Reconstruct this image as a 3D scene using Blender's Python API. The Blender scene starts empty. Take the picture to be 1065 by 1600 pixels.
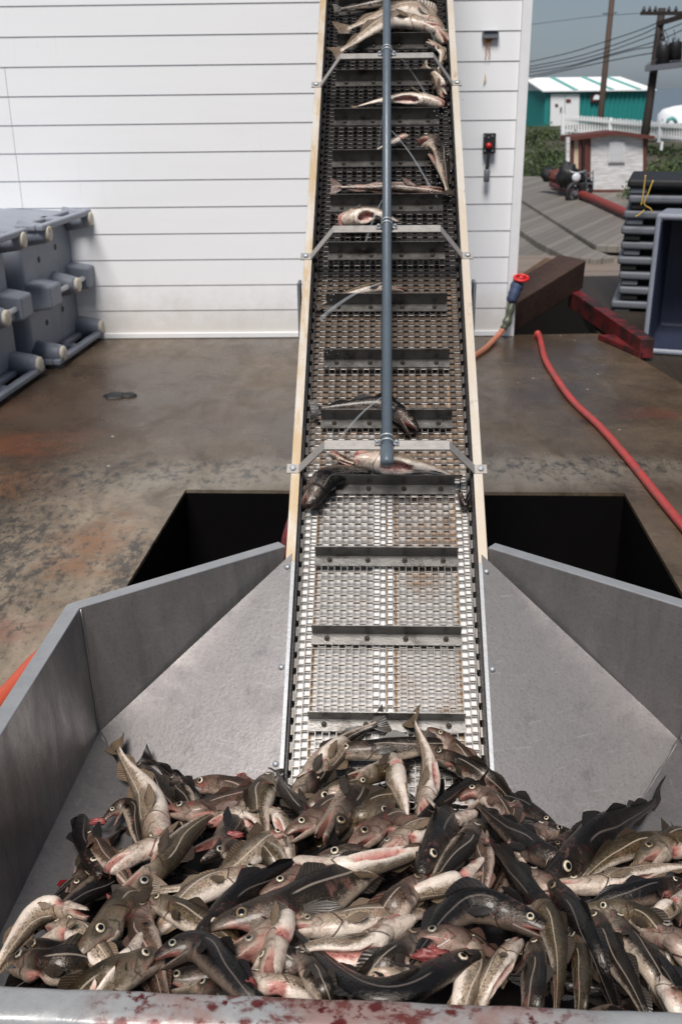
import bpy, math, random
from mathutils import Vector, Matrix, noise as mnoise

# ------------------------------------------------------------------ camera, sky, sun, exposure
SC = bpy.context.scene
COL = SC.collection
R = math.radians
FPX = 35.0 / 24.0 * 1065.0          # focal length in photo pixels
CAM = Vector((0.0, 0.0, 2.1))
CM = Matrix.Rotation(R(90 - 23.05), 3, 'X') @ Matrix.Rotation(-0.012, 3, 'Z')
cd = bpy.data.cameras.new('camera')
cd.sensor_fit = 'HORIZONTAL'; cd.sensor_width = 24.0; cd.lens = 35.0
cd.clip_start = 0.05; cd.clip_end = 3000
cd.dof.use_dof = True; cd.dof.focus_distance = 2.9; cd.dof.aperture_fstop = 5.0
cam = bpy.data.objects.new('camera', cd); COL.objects.link(cam)
cam.matrix_world = Matrix.Translation(CAM) @ CM.to_4x4()
SC.camera = cam

SUN_EL, SUN_AZ = 58, 194            # behind the camera, a little to the left
W = bpy.data.worlds.new('World'); SC.world = W; W.use_nodes = True
wn = W.node_tree.nodes; wl = W.node_tree.links
bg = wn['Background']; bg.inputs[1].default_value = 0.037
sky = wn.new('ShaderNodeTexSky'); sky.sky_type = 'NISHITA'; sky.sun_disc = False
sky.sun_elevation = R(SUN_EL); sky.sun_rotation = R(SUN_AZ); sky.dust_density = 0.6; sky.air_density = 1.2
# overcast: the clear-sky blue is greyed by cloud, as one even layer over the whole dome
hs = wn.new('ShaderNodeHueSaturation'); hs.inputs['Saturation'].default_value = 0.30; hs.inputs['Value'].default_value = 1.0
tn = wn.new('ShaderNodeMix'); tn.data_type = 'RGBA'; tn.blend_type = 'MULTIPLY'; tn.inputs[0].default_value = 1; tn.inputs[7].default_value = (.80, .95, 1.14, 1)
wl.new(sky.outputs[0], hs.inputs['Color']); wl.new(hs.outputs[0], tn.inputs[6]); wl.new(tn.outputs[2], bg.inputs[0])
sd = bpy.data.lights.new('sun', 'SUN'); sd.energy = 3.3; sd.angle = R(24); sd.color = (1.0, 0.955, 0.915)
sun = bpy.data.objects.new('sun', sd); COL.objects.link(sun)
az, el = R(SUN_AZ), R(SUN_EL)
sdir = Vector((math.sin(az) * math.cos(el), math.cos(az) * math.cos(el), math.sin(el)))
sun.rotation_euler = sdir.to_track_quat('Z', 'Y').to_euler()
SC.view_settings.view_transform = 'Standard'; SC.view_settings.look = 'None'
SC.view_settings.exposure = 0.40; SC.view_settings.gamma = 1.0

# ------------------------------------------------------------------ helpers
def ray(px, py):
    return (CM @ Vector(((px - 532.5) / FPX, -(py - 800) / FPX, -1.0))).normalized()
def at_z(px, py, z):
    d = ray(px, py); return CAM + d * ((z - CAM.z) / d.z)
def at_y(px, py, y):
    d = ray(px, py); return CAM + d * (y / d.y)
def at_plane(px, py, p, n):
    d = ray(px, py); return CAM + d * ((p - CAM).dot(n) / d.dot(n))

class MB:
    def __init__(s): s.v = []; s.f = []; s.m = []; s.attr = {}
    def add(s, vs, fs, m=0):
        b = len(s.v); s.v += [Vector(p) for p in vs]
        for f in fs: s.f.append([b + i for i in f]); s.m.append(m)
        return b
    def box(s, c, size, X=(1,0,0), Y=(0,1,0), Z=(0,0,1), m=0):
        c = Vector(c); X = Vector(X) * size[0] / 2; Y = Vector(Y) * size[1] / 2; Z = Vector(Z) * size[2] / 2
        vs = [c + X * a + Y * b + Z * d for d in (-1, 1) for b in (-1, 1) for a in (-1, 1)]
        s.add(vs, [(0,2,3,1), (4,5,7,6), (0,1,5,4), (2,6,7,3), (0,4,6,2), (1,3,7,5)], m); return s
    def bar(s, a, b, w, h, up=(0,0,1), m=0):
        a = Vector(a); b = Vector(b); t = (b - a); L = t.length; t.normalize()
        x = t.cross(Vector(up)).normalized(); u = x.cross(t)
        return s.box((a + b) / 2, (w, L, h), x, t, u, m)
    def poly(s, pts, m=0):
        s.add(pts, [tuple(range(len(pts)))], m); return s
    def slab(s, pts, off, m=0):
        """polygon pts thickened by vector off"""
        n = len(pts); off = Vector(off); a = [Vector(p) for p in pts]; b = [p + off for p in a]
        fs = [tuple(range(n)), tuple(reversed(range(n, 2 * n)))] + [(i, i + n, (i + 1) % n + n, (i + 1) % n) for i in range(n)]
        s.add(a + b, fs, m); return s
    def tube(s, path, r, seg=10, caps=True, m=0):
        P = [Vector(p) for p in path]; n = len(P)
        rr = r if isinstance(r, (list, tuple)) else [r] * n
        t0 = (P[1] - P[0]).normalized(); a = Vector((0,0,1)) if abs(t0.z) < .9 else Vector((1,0,0))
        x = t0.cross(a).normalized(); vs = []
        for i in range(n):
            t = (P[min(i + 1, n - 1)] - P[max(i - 1, 0)]).normalized()
            x = (x - t * x.dot(t)).normalized(); y = t.cross(x)
            for k in range(seg):
                q = 2 * math.pi * k / seg; vs.append(P[i] + (x * math.cos(q) + y * math.sin(q)) * rr[i])
        fs = [(i * seg + k, i * seg + (k + 1) % seg, (i + 1) * seg + (k + 1) % seg, (i + 1) * seg + k) for i in range(n - 1) for k in range(seg)]
        if caps: fs += [tuple(reversed(range(seg))), tuple(range((n - 1) * seg, n * seg))]
        s.add(vs, fs, m); return s
    def cyl(s, a, b, r, seg=16, m=0): return s.tube([a, b], r, seg, True, m)

ROOT = {}
def link(name, me, parent=None):
    o = bpy.data.objects.new(name, me); COL.objects.link(o)
    if parent is not None: o.parent = parent
    return o
def tag(o, label=None, cat=None, group=None, kind=None):
    if label: o['label'] = label
    if cat: o['category'] = cat
    if group: o['group'] = group
    if kind: o['kind'] = kind
    return o
def top(o):
    while o.parent: o = o.parent
    return o
def obj(name, mb, mats, parent=None, smooth=False, bevel=0, loc=None, bseg=2):
    """one mesh object; vertices are given in world space"""
    if parent is not None: base = ROOT[top(parent).name]
    else:
        if loc is None:
            xs = [p.x for p in mb.v]; ys = [p.y for p in mb.v]; zs = [p.z for p in mb.v]
            loc = Vector(((min(xs) + max(xs)) / 2, (min(ys) + max(ys)) / 2, min(zs)))
        base = Vector(loc)
    me = bpy.data.meshes.new(name)
    me.from_pydata([tuple(p - base) for p in mb.v], [], mb.f)
    for m in (mats if isinstance(mats, (list, tuple)) else [mats]): me.materials.append(m)
    me.polygons.foreach_set('material_index', mb.m)
    if smooth: me.polygons.foreach_set('use_smooth', [True] * len(mb.f))
    for k, vals in mb.attr.items():
        if isinstance(vals[0], (float, int)):
            me.attributes.new(k, 'FLOAT', 'POINT').data.foreach_set('value', vals)
        else:
            me.attributes.new(k, 'FLOAT_VECTOR', 'POINT').data.foreach_set('vector', [c for v in vals for c in v])
    me.update()
    o = link(name, me, parent)
    if parent is None: o.location = base; ROOT[o.name] = base
    if bevel:
        b = o.modifiers.new('bevel', 'BEVEL'); b.width = bevel; b.segments = bseg; b.limit_method = 'ANGLE'; b.angle_limit = R(40)
    return o
def thing(name, loc, label, cat, group=None):
    o = link(name, None); o.location = loc; ROOT[o.name] = Vector(loc)
    return tag(o, label, cat, group)
def struct(name, mb, mat, smooth=False, bevel=0):
    return tag(obj(name, mb, mat, None, smooth, bevel), kind='structure')
def curve(pts, n=8):
    """Catmull-Rom through points"""
    P = [Vector(p) for p in pts]; P = [P[0] * 2 - P[1]] + P + [P[-1] * 2 - P[-2]]; out = []
    for i in range(1, len(P) - 2):
        for k in range(n):
            t = k / n; a, b, c, d = P[i - 1], P[i], P[i + 1], P[i + 2]
            out.append(.5 * ((2 * b) + (c - a) * t + (2 * a - 5 * b + 4 * c - d) * t * t + (3 * b - a - 3 * c + d) * t ** 3))
    return out + [P[-2].copy()]

# ------------------------------------------------------------------ materials
class NT:
    def __init__(s, name):
        s.mat = bpy.data.materials.new(name); s.mat.use_nodes = True
        s.n = s.mat.node_tree.nodes; s.l = s.mat.node_tree.links; s.b = s.n['Principled BSDF']
        s.co = None
    def coord(s, kind='Object'):
        tc = s.n.new('ShaderNodeTexCoord'); return tc.outputs[kind]
    def pos(s):
        return s.n.new('ShaderNodeNewGeometry').outputs['Position']
    def put(s, sock, v):
        if hasattr(v, 'is_linked'): s.l.new(v, sock)
        elif isinstance(v, (tuple, list)) and len(v) == 3 and sock.type == 'RGBA': sock.default_value = (*v, 1)
        else: sock.default_value = v
    def noise(s, vec, scale, detail=5, rough=.6, dist=0):
        n = s.n.new('ShaderNodeTexNoise'); s.put(n.inputs['Vector'], vec); n.inputs['Scale'].default_value = scale
        n.inputs['Detail'].default_value = detail; n.inputs['Roughness'].default_value = rough; n.inputs['Distortion'].default_value = dist
        return n.outputs['Fac']
    def voro(s, vec, scale, feat='F1', out='Distance', rand=1):
        n = s.n.new('ShaderNodeTexVoronoi'); n.feature = feat; s.put(n.inputs['Vector'], vec); n.inputs['Scale'].default_value = scale
        n.inputs['Randomness'].default_value = rand; return n.outputs[out]
    def ramp(s, v, a, b, lo=0., hi=1.):
        n = s.n.new('ShaderNodeMapRange'); n.interpolation_type = 'SMOOTHSTEP'; s.put(n.inputs[0], v)
        for i, x in enumerate((a, b, lo, hi)): n.inputs[i + 1].default_value = x
        return n.outputs[0]
    def math(s, op, a, b=0.):
        n = s.n.new('ShaderNodeMath'); n.operation = op; n.use_clamp = False; s.put(n.inputs[0], a); s.put(n.inputs[1], b); return n.outputs[0]
    def mul(s, a, b): return s.math('MULTIPLY', a, b)
    def mx(s, fac, a, b, mode='MIX'):
        n = s.n.new('ShaderNodeMix'); n.data_type = 'RGBA'; n.blend_type = mode
        s.put(n.inputs[0], fac); s.put(n.inputs[6], a); s.put(n.inputs[7], b); return n.outputs[2]
    def vmul(s, v, k):
        n = s.n.new('ShaderNodeVectorMath'); n.operation = 'MULTIPLY'; s.put(n.inputs[0], v); n.inputs[1].default_value = k; return n.outputs[0]
    def dist(s, v, p, k=(1,1,1)):
        n = s.n.new('ShaderNodeVectorMath'); n.operation = 'DISTANCE'; s.put(n.inputs[0], s.vmul(v, k))
        n.inputs[1].default_value = [a * b for a, b in zip(p, k)]; return n.outputs['Value']
    def attr(s, name, out='Fac'):
        n = s.n.new('ShaderNodeAttribute'); n.attribute_name = name; return n.outputs[out]
    def sep(s, v):
        n = s.n.new('ShaderNodeSeparateXYZ'); s.put(n.inputs[0], v); return n.outputs
    def bump(s, h, strength=.3, d=.01):
        n = s.n.new('ShaderNodeBump'); s.put(n.inputs['Height'], h); n.inputs['Strength'].default_value = strength
        n.inputs['Distance'].default_value = d; s.l.new(n.outputs[0], s.b.inputs['Normal'])
    def out(s, col=None, rough=None, metal=None, spec=None, coat=None):
        if col is not None: s.put(s.b.inputs['Base Color'], col)
        if rough is not None: s.put(s.b.inputs['Roughness'], rough)
        if metal is not None: s.put(s.b.inputs['Metallic'], metal)
        if spec is not None: s.put(s.b.inputs['Specular IOR Level'], spec)
        if coat is not None: s.put(s.b.inputs['Coat Weight'], coat); s.b.inputs['Coat Roughness'].default_value = .12
        return s.mat

def plain(name, col, rough=.6, metal=0., var=.25, scale=9, bump=0.1, dirt=None, dscale=3, dlo=.55, dhi=.75):
    t = NT(name); p = t.coord(); n = t.noise(p, scale, 6, .65)
    c = t.mx(n, tuple(x * (1 - var) for x in col), tuple(min(1, x * (1 + var)) for x in col))
    if dirt: c = t.mx(t.ramp(t.noise(p, dscale, 7, .7), dlo, dhi), c, dirt)
    if bump: t.bump(t.noise(p, scale * 6, 4), bump, .01)
    return t.out(c, t.ramp(n, .2, .8, max(.05, rough - .1), min(1, rough + .1)), metal)

M = {}
M['black'] = plain('matt_black', (.012, .012, .013), .6)
M['black_metal'] = plain('black_metal', (.02, .02, .022), .45, .3)
M['pvc'] = plain('grey_pvc', (.10, .125, .15), .35, var=.12, bump=.02)
M['clamp'] = plain('pale_clamp', (.42, .44, .46), .45, .5)
M['galv'] = plain('galvanised_steel', (.36, .335, .31), .5, .35, var=.3, scale=30, dirt=(.10, .07, .05), dlo=.6, dhi=.8)
M['cleat'] = plain('wet_steel_cleat', (.17, .162, .152), .36, .75, var=.3, scale=22, dirt=(.04, .03, .025), dscale=9, dlo=.5, dhi=.75)
M['wire_plain'] = plain('belt_wire_steel', (.30, .28, .255), .35, .75, var=.3, scale=14, bump=0, dirt=(.16, .10, .06), dscale=5, dlo=.55, dhi=.8)
M['chain'] = plain('dark_chain', (.03, .028, .03), .4, .6, var=.4, scale=20)
M['bolt'] = plain('rusty_bolt', (.035, .028, .02), .5, .4)
M['plug'] = plain('pale_plug', (.62, .56, .46), .6, dirt=(.3, .22, .14), dscale=8)
M['white_bar'] = plain('white_plastic_bar', (.72, .72, .72), .5)
M['hose_red'] = plain('red_rubber_hose', (.40, .05, .045), .45, var=.35, scale=7, dirt=(.20, .07, .06), dscale=6, dlo=.48, dhi=.7)
M['hose_orange'] = plain('orange_rubber_hose', (.50, .085, .04), .4, var=.2)
M['hose_pink'] = plain('faded_pink_hose', (.52, .20, .12), .5, var=.2)
M['green_fit'] = plain('mossy_brass', (.10, .11, .075), .5, .2, dirt=(.3, .28, .24), dscale=16)
M['blue_wrap'] = plain('blue_wrap', (.035, .055, .11), .6, var=.5, scale=30)
M['red_paint'] = plain('worn_red_paint', (.15, .013, .015), .5, var=.5, scale=7, dirt=(.022, .011, .010), dscale=2.6, dlo=.42, dhi=.60)
M['red_bright'] = plain('bright_red', (.6, .02, .02), .4)
M['red_pipe'] = plain('red_pipe_paint', (.24, .038, .03), .5, dirt=(.2, .06, .04))
M['tar_wood'] = plain('tarred_timber', (.06, .034, .024), .6, var=.5, scale=12, bump=.5)
M['brown_wood'] = plain('weathered_plank', (.16, .10, .062), .65, var=.4, scale=10, bump=.4)
M['yellow'] = plain('yellow_rope', (.55, .36, .07), .7)
M['rust'] = plain('rust_stain', (.36, .14, .035), .8, var=.5, scale=60)
M['rust_pale'] = plain('faint_rust_stain', (.62, .50, .36), .8, var=.2, scale=60)
M['white_paint'] = plain('white_paint', (.78, .78, .78), .5, var=.06)
M['roof_white'] = plain('white_roof', (.85, .86, .87), .45, var=.05)
M['teal'] = plain('teal_sheet', (.018, .22, .21), .5, var=.15)
M['roof_green'] = plain('green_roof_strip', (.12, .36, .32), .5)
M['trim_red'] = plain('red_brown_trim', (.11, .032, .024), .6, var=.3)
M['pole'] = plain('creosoted_pole', (.07, .045, .032), .8, var=.4)
M['pole_dark'] = plain('old_black_pole', (.028, .02, .017), .8, var=.4)
M['wire_dark'] = plain('overhead_wire', (.03, .035, .04), .6)
M['steel_grey'] = plain('grey_beam', (.16, .17, .19), .5, .2)
M['transformer'] = plain('dark_transformer', (.012, .010, .010), .5)
M['glassy'] = plain('lamp_glass', (.6, .62, .65), .15)
M['blood'] = plain('blood_spot', (.16, .008, .008), .3)

def m_tub(name, col, dirt):
    t = NT(name); p = t.coord(); n = t.noise(p, 6, 6, .7)
    c = t.mx(n, tuple(x * .75 for x in col), tuple(x * 1.2 for x in col))
    c = t.mx(t.ramp(t.noise(t.vmul(p, (1, 1, .35)), 4.5, 8, .75, .6), .56, .76, 0, .8), c, dirt)
    c = t.mx(t.ramp(t.noise(p, 55, 3, .8), .60, .75, 0, .5), c, tuple(x * .45 for x in col))
    t.bump(t.noise(p, 40, 4), .2, .01)
    return t.out(c, .5)
M['tub'] = m_tub('grey_tub_plastic', (.235, .255, .30), (.07, .055, .045))
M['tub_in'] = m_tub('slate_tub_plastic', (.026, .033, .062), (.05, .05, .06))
M['lid'] = m_tub('grey_lid_plastic', (.125, .135, .155), (.05, .05, .05))
M['tub_hole'] = M['black']

def m_siding():
    t = NT('white_siding'); p = t.coord(); n = t.noise(t.vmul(p, (.5, 1, 3)), 2.2, 5, .6)
    c = t.mx(n, (.80, .805, .815), (.86, .86, .86))
    c = t.mx(t.ramp(t.noise(t.vmul(p, (5, 1, .9)), 2.6, 8, .75), .62, .80, 0, .35), c, (.48, .45, .40))
    c = t.mx(t.ramp(t.voro(p, 9, 'F1'), .0, .045, .5, 0), c, (.35, .32, .28))
    z_ = t.sep(t.pos())[2]
    c = t.mx(t.mul(t.ramp(t.math('ADD', z_, t.mul(t.noise(p, 5, 7, .75), -.6)), -.3, .25, .55, 0), 1.), c, (.50, .44, .37))
    c = t.mx(t.ramp(t.noise(t.vmul(p, (11, 1, .6)), 1.7, 6, .7), .60, .78, 0, .22), c, (.62, .50, .36))
    t.bump(t.noise(t.vmul(p, (1, 1, 12)), 20, 4), .06, .01)
    return t.out(c, .55)
M['siding'] = m_siding()

def m_concrete():
    t = NT('wet_concrete'); p = t.pos()
    big = t.noise(p, .9, 8, .62, .4); mid = t.noise(t.vmul(p, (1, .55, 1)), 4.2, 8, .7, .5); fine = t.noise(p, 55, 6, .75)
    c = t.mx(t.ramp(big, .32, .68), (.056, .037, .023), (.122, .088, .057))
    c = t.mx(t.ramp(mid, .45, .75, 0, .6), c, (.040, .029, .021))
    c = t.mx(t.ramp(mid, .25, .44, .5, 0), c, (.15, .122, .090))
    # pale scoured apron beside the pit
    ap = t.ramp(t.math('ADD', t.dist(p, (-1.32, 4.0, 0), (1, .32, 0)), t.mul(mid, .5)), .48, 1.0, 1, 0)
    c = t.mx(t.mul(ap, t.ramp(mid, .25, .7, .95, .35)), c, (.30, .235, .165))
    ap2 = t.ramp(t.math('ADD', t.dist(p, (.3, 5.5, 0), (.16, 1, 0)), t.mul(mid, .4)), .36, .62, .8, 0)
    c = t.mx(ap2, c, (.21, .18, .14))
    c = t.mx(t.ramp(t.math('ADD', t.dist(p, (-2.0, 6.9, 0), (.5, .55, 0)), t.mul(mid, .5)), .5, 1.25, .75, 0), c, (.048, .029, .018))
    # rust-red drip stains
    for q, k, a, col in (((-2.25, 6.1, 0), (.55, 1.1, 0), .85, (.125, .048, .024)), ((-2.0, 5.4, 0), (.8, 1.2, 0), .7, (.14, .06, .026)),
                         ((-1.25, 4.5, 0), (1.5, .8, 0), .95, (.20, .10, .045)), ((-1.5, 3.7, 0), (1.4, 2.4, 0), .6, (.20, .07, .05)),
                         ((-2.9, 6.9, 0), (.5, .9, 0), .6, (.12, .05, .03)), ((2.2, 6.6, 0), (1.2, 2.4, 0), .6, (.13, .05, .035))):
        d = t.math('ADD', t.dist(p, q, k), t.mul(t.noise(t.vmul(p, (.7, 1, 1)), 5.5, 9, .74, .5), 1.3))
        c = t.mx(t.ramp(d, .66, 1.12, a, 0), c, col)
    # dark algae and slime speckle, densest left of the pit
    al = t.ramp(t.dist(p, (-1.95, 4.3, 0), (.8, .55, 0)), .2, .95, .17, 0)
    al2 = t.ramp(t.dist(p, (-.95, 5.6, 0), (.45, 1.5, 0)), .1, .8, .13, 0)
    al3 = t.ramp(t.dist(p, (-1.02, 4.3, 0), (3.4, .8, 0)), .1, .6, .15, 0)
    al4 = t.ramp(t.dist(p, (1.4, 5.6, 0), (.5, 2.0, 0)), .1, .8, .13, 0)
    sp = t.noise(t.vmul(p, (1, .55, 1)), 17, 8, .78)
    for a_ in (al, al2, al3, al4): sp = t.math('ADD', sp, a_)
    c = t.mx(t.ramp(sp, .57, .74, 0, .85), c, (.018, .018, .017))
    c = t.mx(t.ramp(t.noise(p, 9, 6, .7), .64, .76, 0, .4), c, (.05, .065, .05))
    g1 = t.noise(t.vmul(p, (.6, 1, 1)), 13, 9, .78, .3)
    c = t.mx(t.ramp(g1, .44, .30, 0, .5), c, (.19, .145, .098))
    c = t.mx(t.ramp(g1, .54, .68, 0, .6), c, (.026, .021, .017))
    c = t.mx(t.ramp(t.noise(p, 31, 6, .8), .60, .72, 0, .5), c, (.02, .018, .016))
    c = t.mx(t.ramp(fine, .54, .72, 0, .55), c, (.03, .026, .022))
    c = t.mx(t.ramp(fine, .44, .28, 0, .5), c, (.21, .17, .125))
    c = t.mx(t.ramp(t.voro(p, 3.6), .02, .05, .9, 0), c, (.42, .38, .34))
    c = t.mx(t.ramp(t.voro(t.vmul(p, (1, .6, 1)), 1.6, 'F1'), .02, .10, .55, 0), c, (.02, .018, .017))
    t.bump(t.math('ADD', t.mul(fine, .5), t.mul(mid, 1.5)), .35, .006)
    return t.out(c, t.ramp(t.math('ADD', t.mul(big, .6), t.mul(mid, .5)), .4, .72, .16, .5), spec=.45)
M['concrete'] = m_concrete()
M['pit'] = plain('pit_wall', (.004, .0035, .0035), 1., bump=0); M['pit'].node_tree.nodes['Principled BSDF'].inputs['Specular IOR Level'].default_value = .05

def m_alu():
    t = NT('brushed_aluminium'); p = t.pos()
    n = t.noise(t.vmul(p, (1, 1, .35)), 7, 8, .7, .3); f = t.noise(p, 120, 4, .8)
    c = t.mx(t.ramp(n, .25, .75), (.185, .175, .176), (.32, .298, .288))
    c = t.mx(t.ramp(t.noise(t.vmul(p, (7, 7, .5)), 2.0, 7, .72), .5, .78, 0, .4), c, (.075, .066, .072))
    c = t.mx(t.ramp(f, .5, .7, 0, .55), c, (.10, .09, .088))
    c = t.mx(t.ramp(t.noise(t.vmul(p, (1, 1, 14)), 9, 3, .6), .62, .70, 0, .3), c, (.40, .39, .39))
    c = t.mx(t.ramp(t.voro(p, 14), .0, .045, .75, 0), c, (.05, .03, .03))
    c = t.mx(t.ramp(t.noise(p, 2.4, 5, .6), .6, .78, 0, .3), c, (.24, .21, .19))
    t.bump(t.noise(p, 70, 4, .7), .08, .01)
    return t.out(c, t.ramp(n, .25, .75, .52, .30), .62)
M['alu'] = m_alu()
def m_rim():
    t = NT('aluminium_rim'); p = t.pos(); n = t.noise(p, 12, 7, .7)
    c = t.mx(n, (.26, .265, .275), (.46, .465, .475))
    c = t.mx(t.ramp(t.noise(p, 60, 4, .8), .58, .72, 0, .3), c, (.16, .15, .15))
    t.bump(t.noise(p, 90, 4), .1, .01)
    return t.out(c, .48, .45)
M['rim'] = m_rim()
def m_bloodrim():
    t = NT('blood_smeared_rim'); p = t.pos(); n = t.noise(p, 12, 7, .7)
    c = t.mx(n, (.27, .272, .27), (.44, .445, .445))
    x = t.sep(p)[0]
    w = t.mul(t.ramp(x, -.52, -.40), t.ramp(x, .33, .50, 1, 0))
    sm = t.noise(p, 5, 6, .7)
    c = t.mx(t.mul(w, t.ramp(sm, .36, .58, 0, .8)), c, (.30, .17, .14))
    b = t.noise(t.vmul(p, (1, 1.3, 1)), 15, 7, .68, .3)
    c = t.mx(t.mul(w, t.ramp(b, .50, .62, 0, .9)), c, (.13, .022, .017))
    dd = t.math('ADD', t.voro(t.vmul(p, (1, 1.2, 1)), 17), t.mul(t.noise(p, 40, 5, .7), .5))
    c = t.mx(t.mul(w, t.ramp(dd, .40, .54, .95, 0)), c, (.10, .010, .009))
    c = t.mx(t.mul(w, t.ramp(t.noise(p, 26, 6, .7), .56, .64, 0, 1)), c, (.085, .007, .007))
    c = t.mx(t.ramp(t.noise(p, 70, 4, .8), .6, .72, 0, .5), c, (.12, .10, .09))
    t.bump(t.noise(p, 90, 4), .1, .01)
    return t.out(c, t.ramp(b, .4, .6, .5, .25), .25)
M['bloodrim'] = m_bloodrim()
def m_rail():
    t = NT('stained_rail'); p = t.coord(); n = t.noise(p, 5, 8, .7, .3)
    x = t.sep(p)[0]
    c = t.mx(n, (.52, .47, .41), (.64, .60, .54))
    left = t.ramp(x, -.1, .1, 1, .4)
    c = t.mx(t.mul(left, t.ramp(t.noise(t.vmul(p, (4, .8, .8)), 2.2, 8, .75, .2), .38, .58)), c, (.50, .37, .22))
    c = t.mx(t.ramp(t.noise(t.vmul(p, (3, 1, 1)), 7, 7, .75), .58, .70, 0, .6), c, (.30, .15, .055))
    c = t.mx(t.ramp(t.noise(p, 50, 5, .8), .58, .72, 0, .6), c, (.16, .10, .06))
    c = t.mx(t.ramp(t.noise(p, 9, 6, .7), .60, .75, 0, .5), c, (.26, .25, .23))
    return t.out(c, .5, .15)
M['rail'] = m_rail()
def m_bed():
    t = NT('pale_wear_plate'); p = t.coord(); n = t.noise(p, 5, 8, .7, .4)
    s3 = t.sep(p); x = s3[0]; z = s3[2]
    c = t.mx(n, (.30, .285, .27), (.62, .60, .58))
    r = t.noise(t.vmul(p, (1, .7, .7)), 4.2, 8, .75, .3)
    hi = t.ramp(z, .40, 1.15, 0, .26)                      # rust grows with height, with the upper bed's dimness painted in
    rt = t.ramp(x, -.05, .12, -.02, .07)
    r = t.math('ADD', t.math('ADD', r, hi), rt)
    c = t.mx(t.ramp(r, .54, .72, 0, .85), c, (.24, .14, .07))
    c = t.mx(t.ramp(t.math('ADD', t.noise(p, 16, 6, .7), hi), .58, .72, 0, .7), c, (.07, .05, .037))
    return t.out(c, t.ramp(n, .3, .7, .3, .5), .15)
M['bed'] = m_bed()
M['strip'] = plain('pale_wear_strip', (.72, .70, .68), .4, var=.1, dirt=(.4, .28, .17), dscale=5, dlo=.58, dhi=.75)
M['underpan'] = plain('dark_under_pan', (.018, .016, .016), .5, .2, var=.4)
def m_water():
    t = NT('spray_water'); t.out((.8, .85, .88), .25)
    t.b.inputs['Alpha'].default_value = .20; return t.mat
M['water'] = m_water()
def m_planks(name, c1, c2, ang, width, bump=.5):
    t = NT(name); p = t.pos()
    mp = t.n.new('ShaderNodeMapping'); mp.inputs['Rotation'].default_value = (0, 0, ang); t.l.new(p, mp.inputs[0]); q = mp.outputs[0]
    g = t.noise(t.vmul(q, (9 / width * .25, .35, 1)), 2.4, 7, .7)
    fr = t.math('FRACT', t.math('DIVIDE', t.sep(q)[0], width))
    idn = t.math('FLOOR', t.math('DIVIDE', t.sep(q)[0], width))
    wn_ = t.n.new('ShaderNodeTexWhiteNoise'); wn_.noise_dimensions = '1D'; t.l.new(idn, wn_.inputs['W'])
    c = t.mx(g, c1, c2); c = t.mx(t.mul(wn_.outputs[0], .5), c, tuple(x * .6 for x in c1))
    gap = t.math('ADD', t.ramp(fr, .0, .05, 1, 0), t.ramp(fr, .95, 1., 0, 1))
    c = t.mx(t.mul(gap, .85), c, (.015, .012, .01))
    return t.out(c, .55)
M['deck'] = m_planks('wet_wharf_planks', (.15, .13, .112), (.27, .245, .215), R(28), .22)
M['deck_front'] = m_planks('wharf_front_planks', (.19, .145, .115), (.30, .24, .20), R(93), .22)
M['deck_side'] = m_planks('dark_deck_planks', (.022, .017, .013), (.06, .042, .026), R(5), .2)
def m_ground():
    t = NT('soil_and_gravel'); p = t.pos(); n = t.noise(p, .35, 8, .7); f = t.noise(p, 7, 6, .8)
    c = t.mx(n, (.06, .055, .045), (.15, .13, .11)); c = t.mx(t.ramp(f, .5, .7, 0, .6), c, (.05, .045, .038))
    y = t.sep(p)[1]
    c = t.mx(t.ramp(y, 19.5, 21, 1, 0), c, (.007, .006, .005))      # shade of the gap below the dock painted into the ground
    c = t.mx(t.mul(t.ramp(y, 44, 50), t.ramp(n, .35, .6)), c, (.035, .06, .022))
    return t.out(c, .95, spec=.05)
M['ground'] = m_ground()
def m_leaf():
    t = NT('green_weeds'); p = t.pos(); n = t.math('ADD', t.mul(t.noise(p, 2.2, 5, .7), .5), t.mul(t.noise(p, .55, 3, .6), .5))
    return t.out(t.mx(t.ramp(n, .36, .64), (.012, .028, .008), (.085, .115, .036)), .6)
M['leaf'] = m_leaf()
def m_shed():
    t = NT('peeling_white_boards'); p = t.coord(); n = t.noise(t.vmul(p, (1, 1, 7)), 2, 6, .65)
    c = t.mx(t.ramp(n, .35, .68), (.48, .47, .46), (.74, .73, .73))
    return t.out(c, .7)
M['shed'] = m_shed()

def m_sea():
    t = NT('grey_sea'); return t.out((.10, .13, .16), .25)
M['sea'] = m_sea()

def m_wire():
    t = NT('belt_wire_steel'); p = t.coord(); n = t.noise(p, 14, 5, .65)
    c = t.mx(n, (.15, .14, .13), (.27, .25, .23))
    c = t.mx(t.ramp(t.noise(p, 5, 6, .7), .55, .8), c, (.18, .11, .065))
    up = t.math('ADD', t.sep(p)[2], t.math('MULTIPLY', t.noise(p, 3, 5, .7), .5))       # dimness of the upper belt painted into the wire colour
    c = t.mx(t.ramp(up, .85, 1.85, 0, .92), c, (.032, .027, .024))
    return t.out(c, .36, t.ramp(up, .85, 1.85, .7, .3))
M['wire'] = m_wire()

M['flesh'] = plain('raw_red_flesh', (.22, .05, .045), .5, var=.7, scale=40, dirt=(.42, .18, .15), dscale=30, dlo=.5, dhi=.65)

M['rust_bed'] = plain('rusty_bed_edge', (.34, .20, .10), .7, var=.5, scale=18, dirt=(.6, .55, .5), dscale=7, dlo=.5, dhi=.7)

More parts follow.
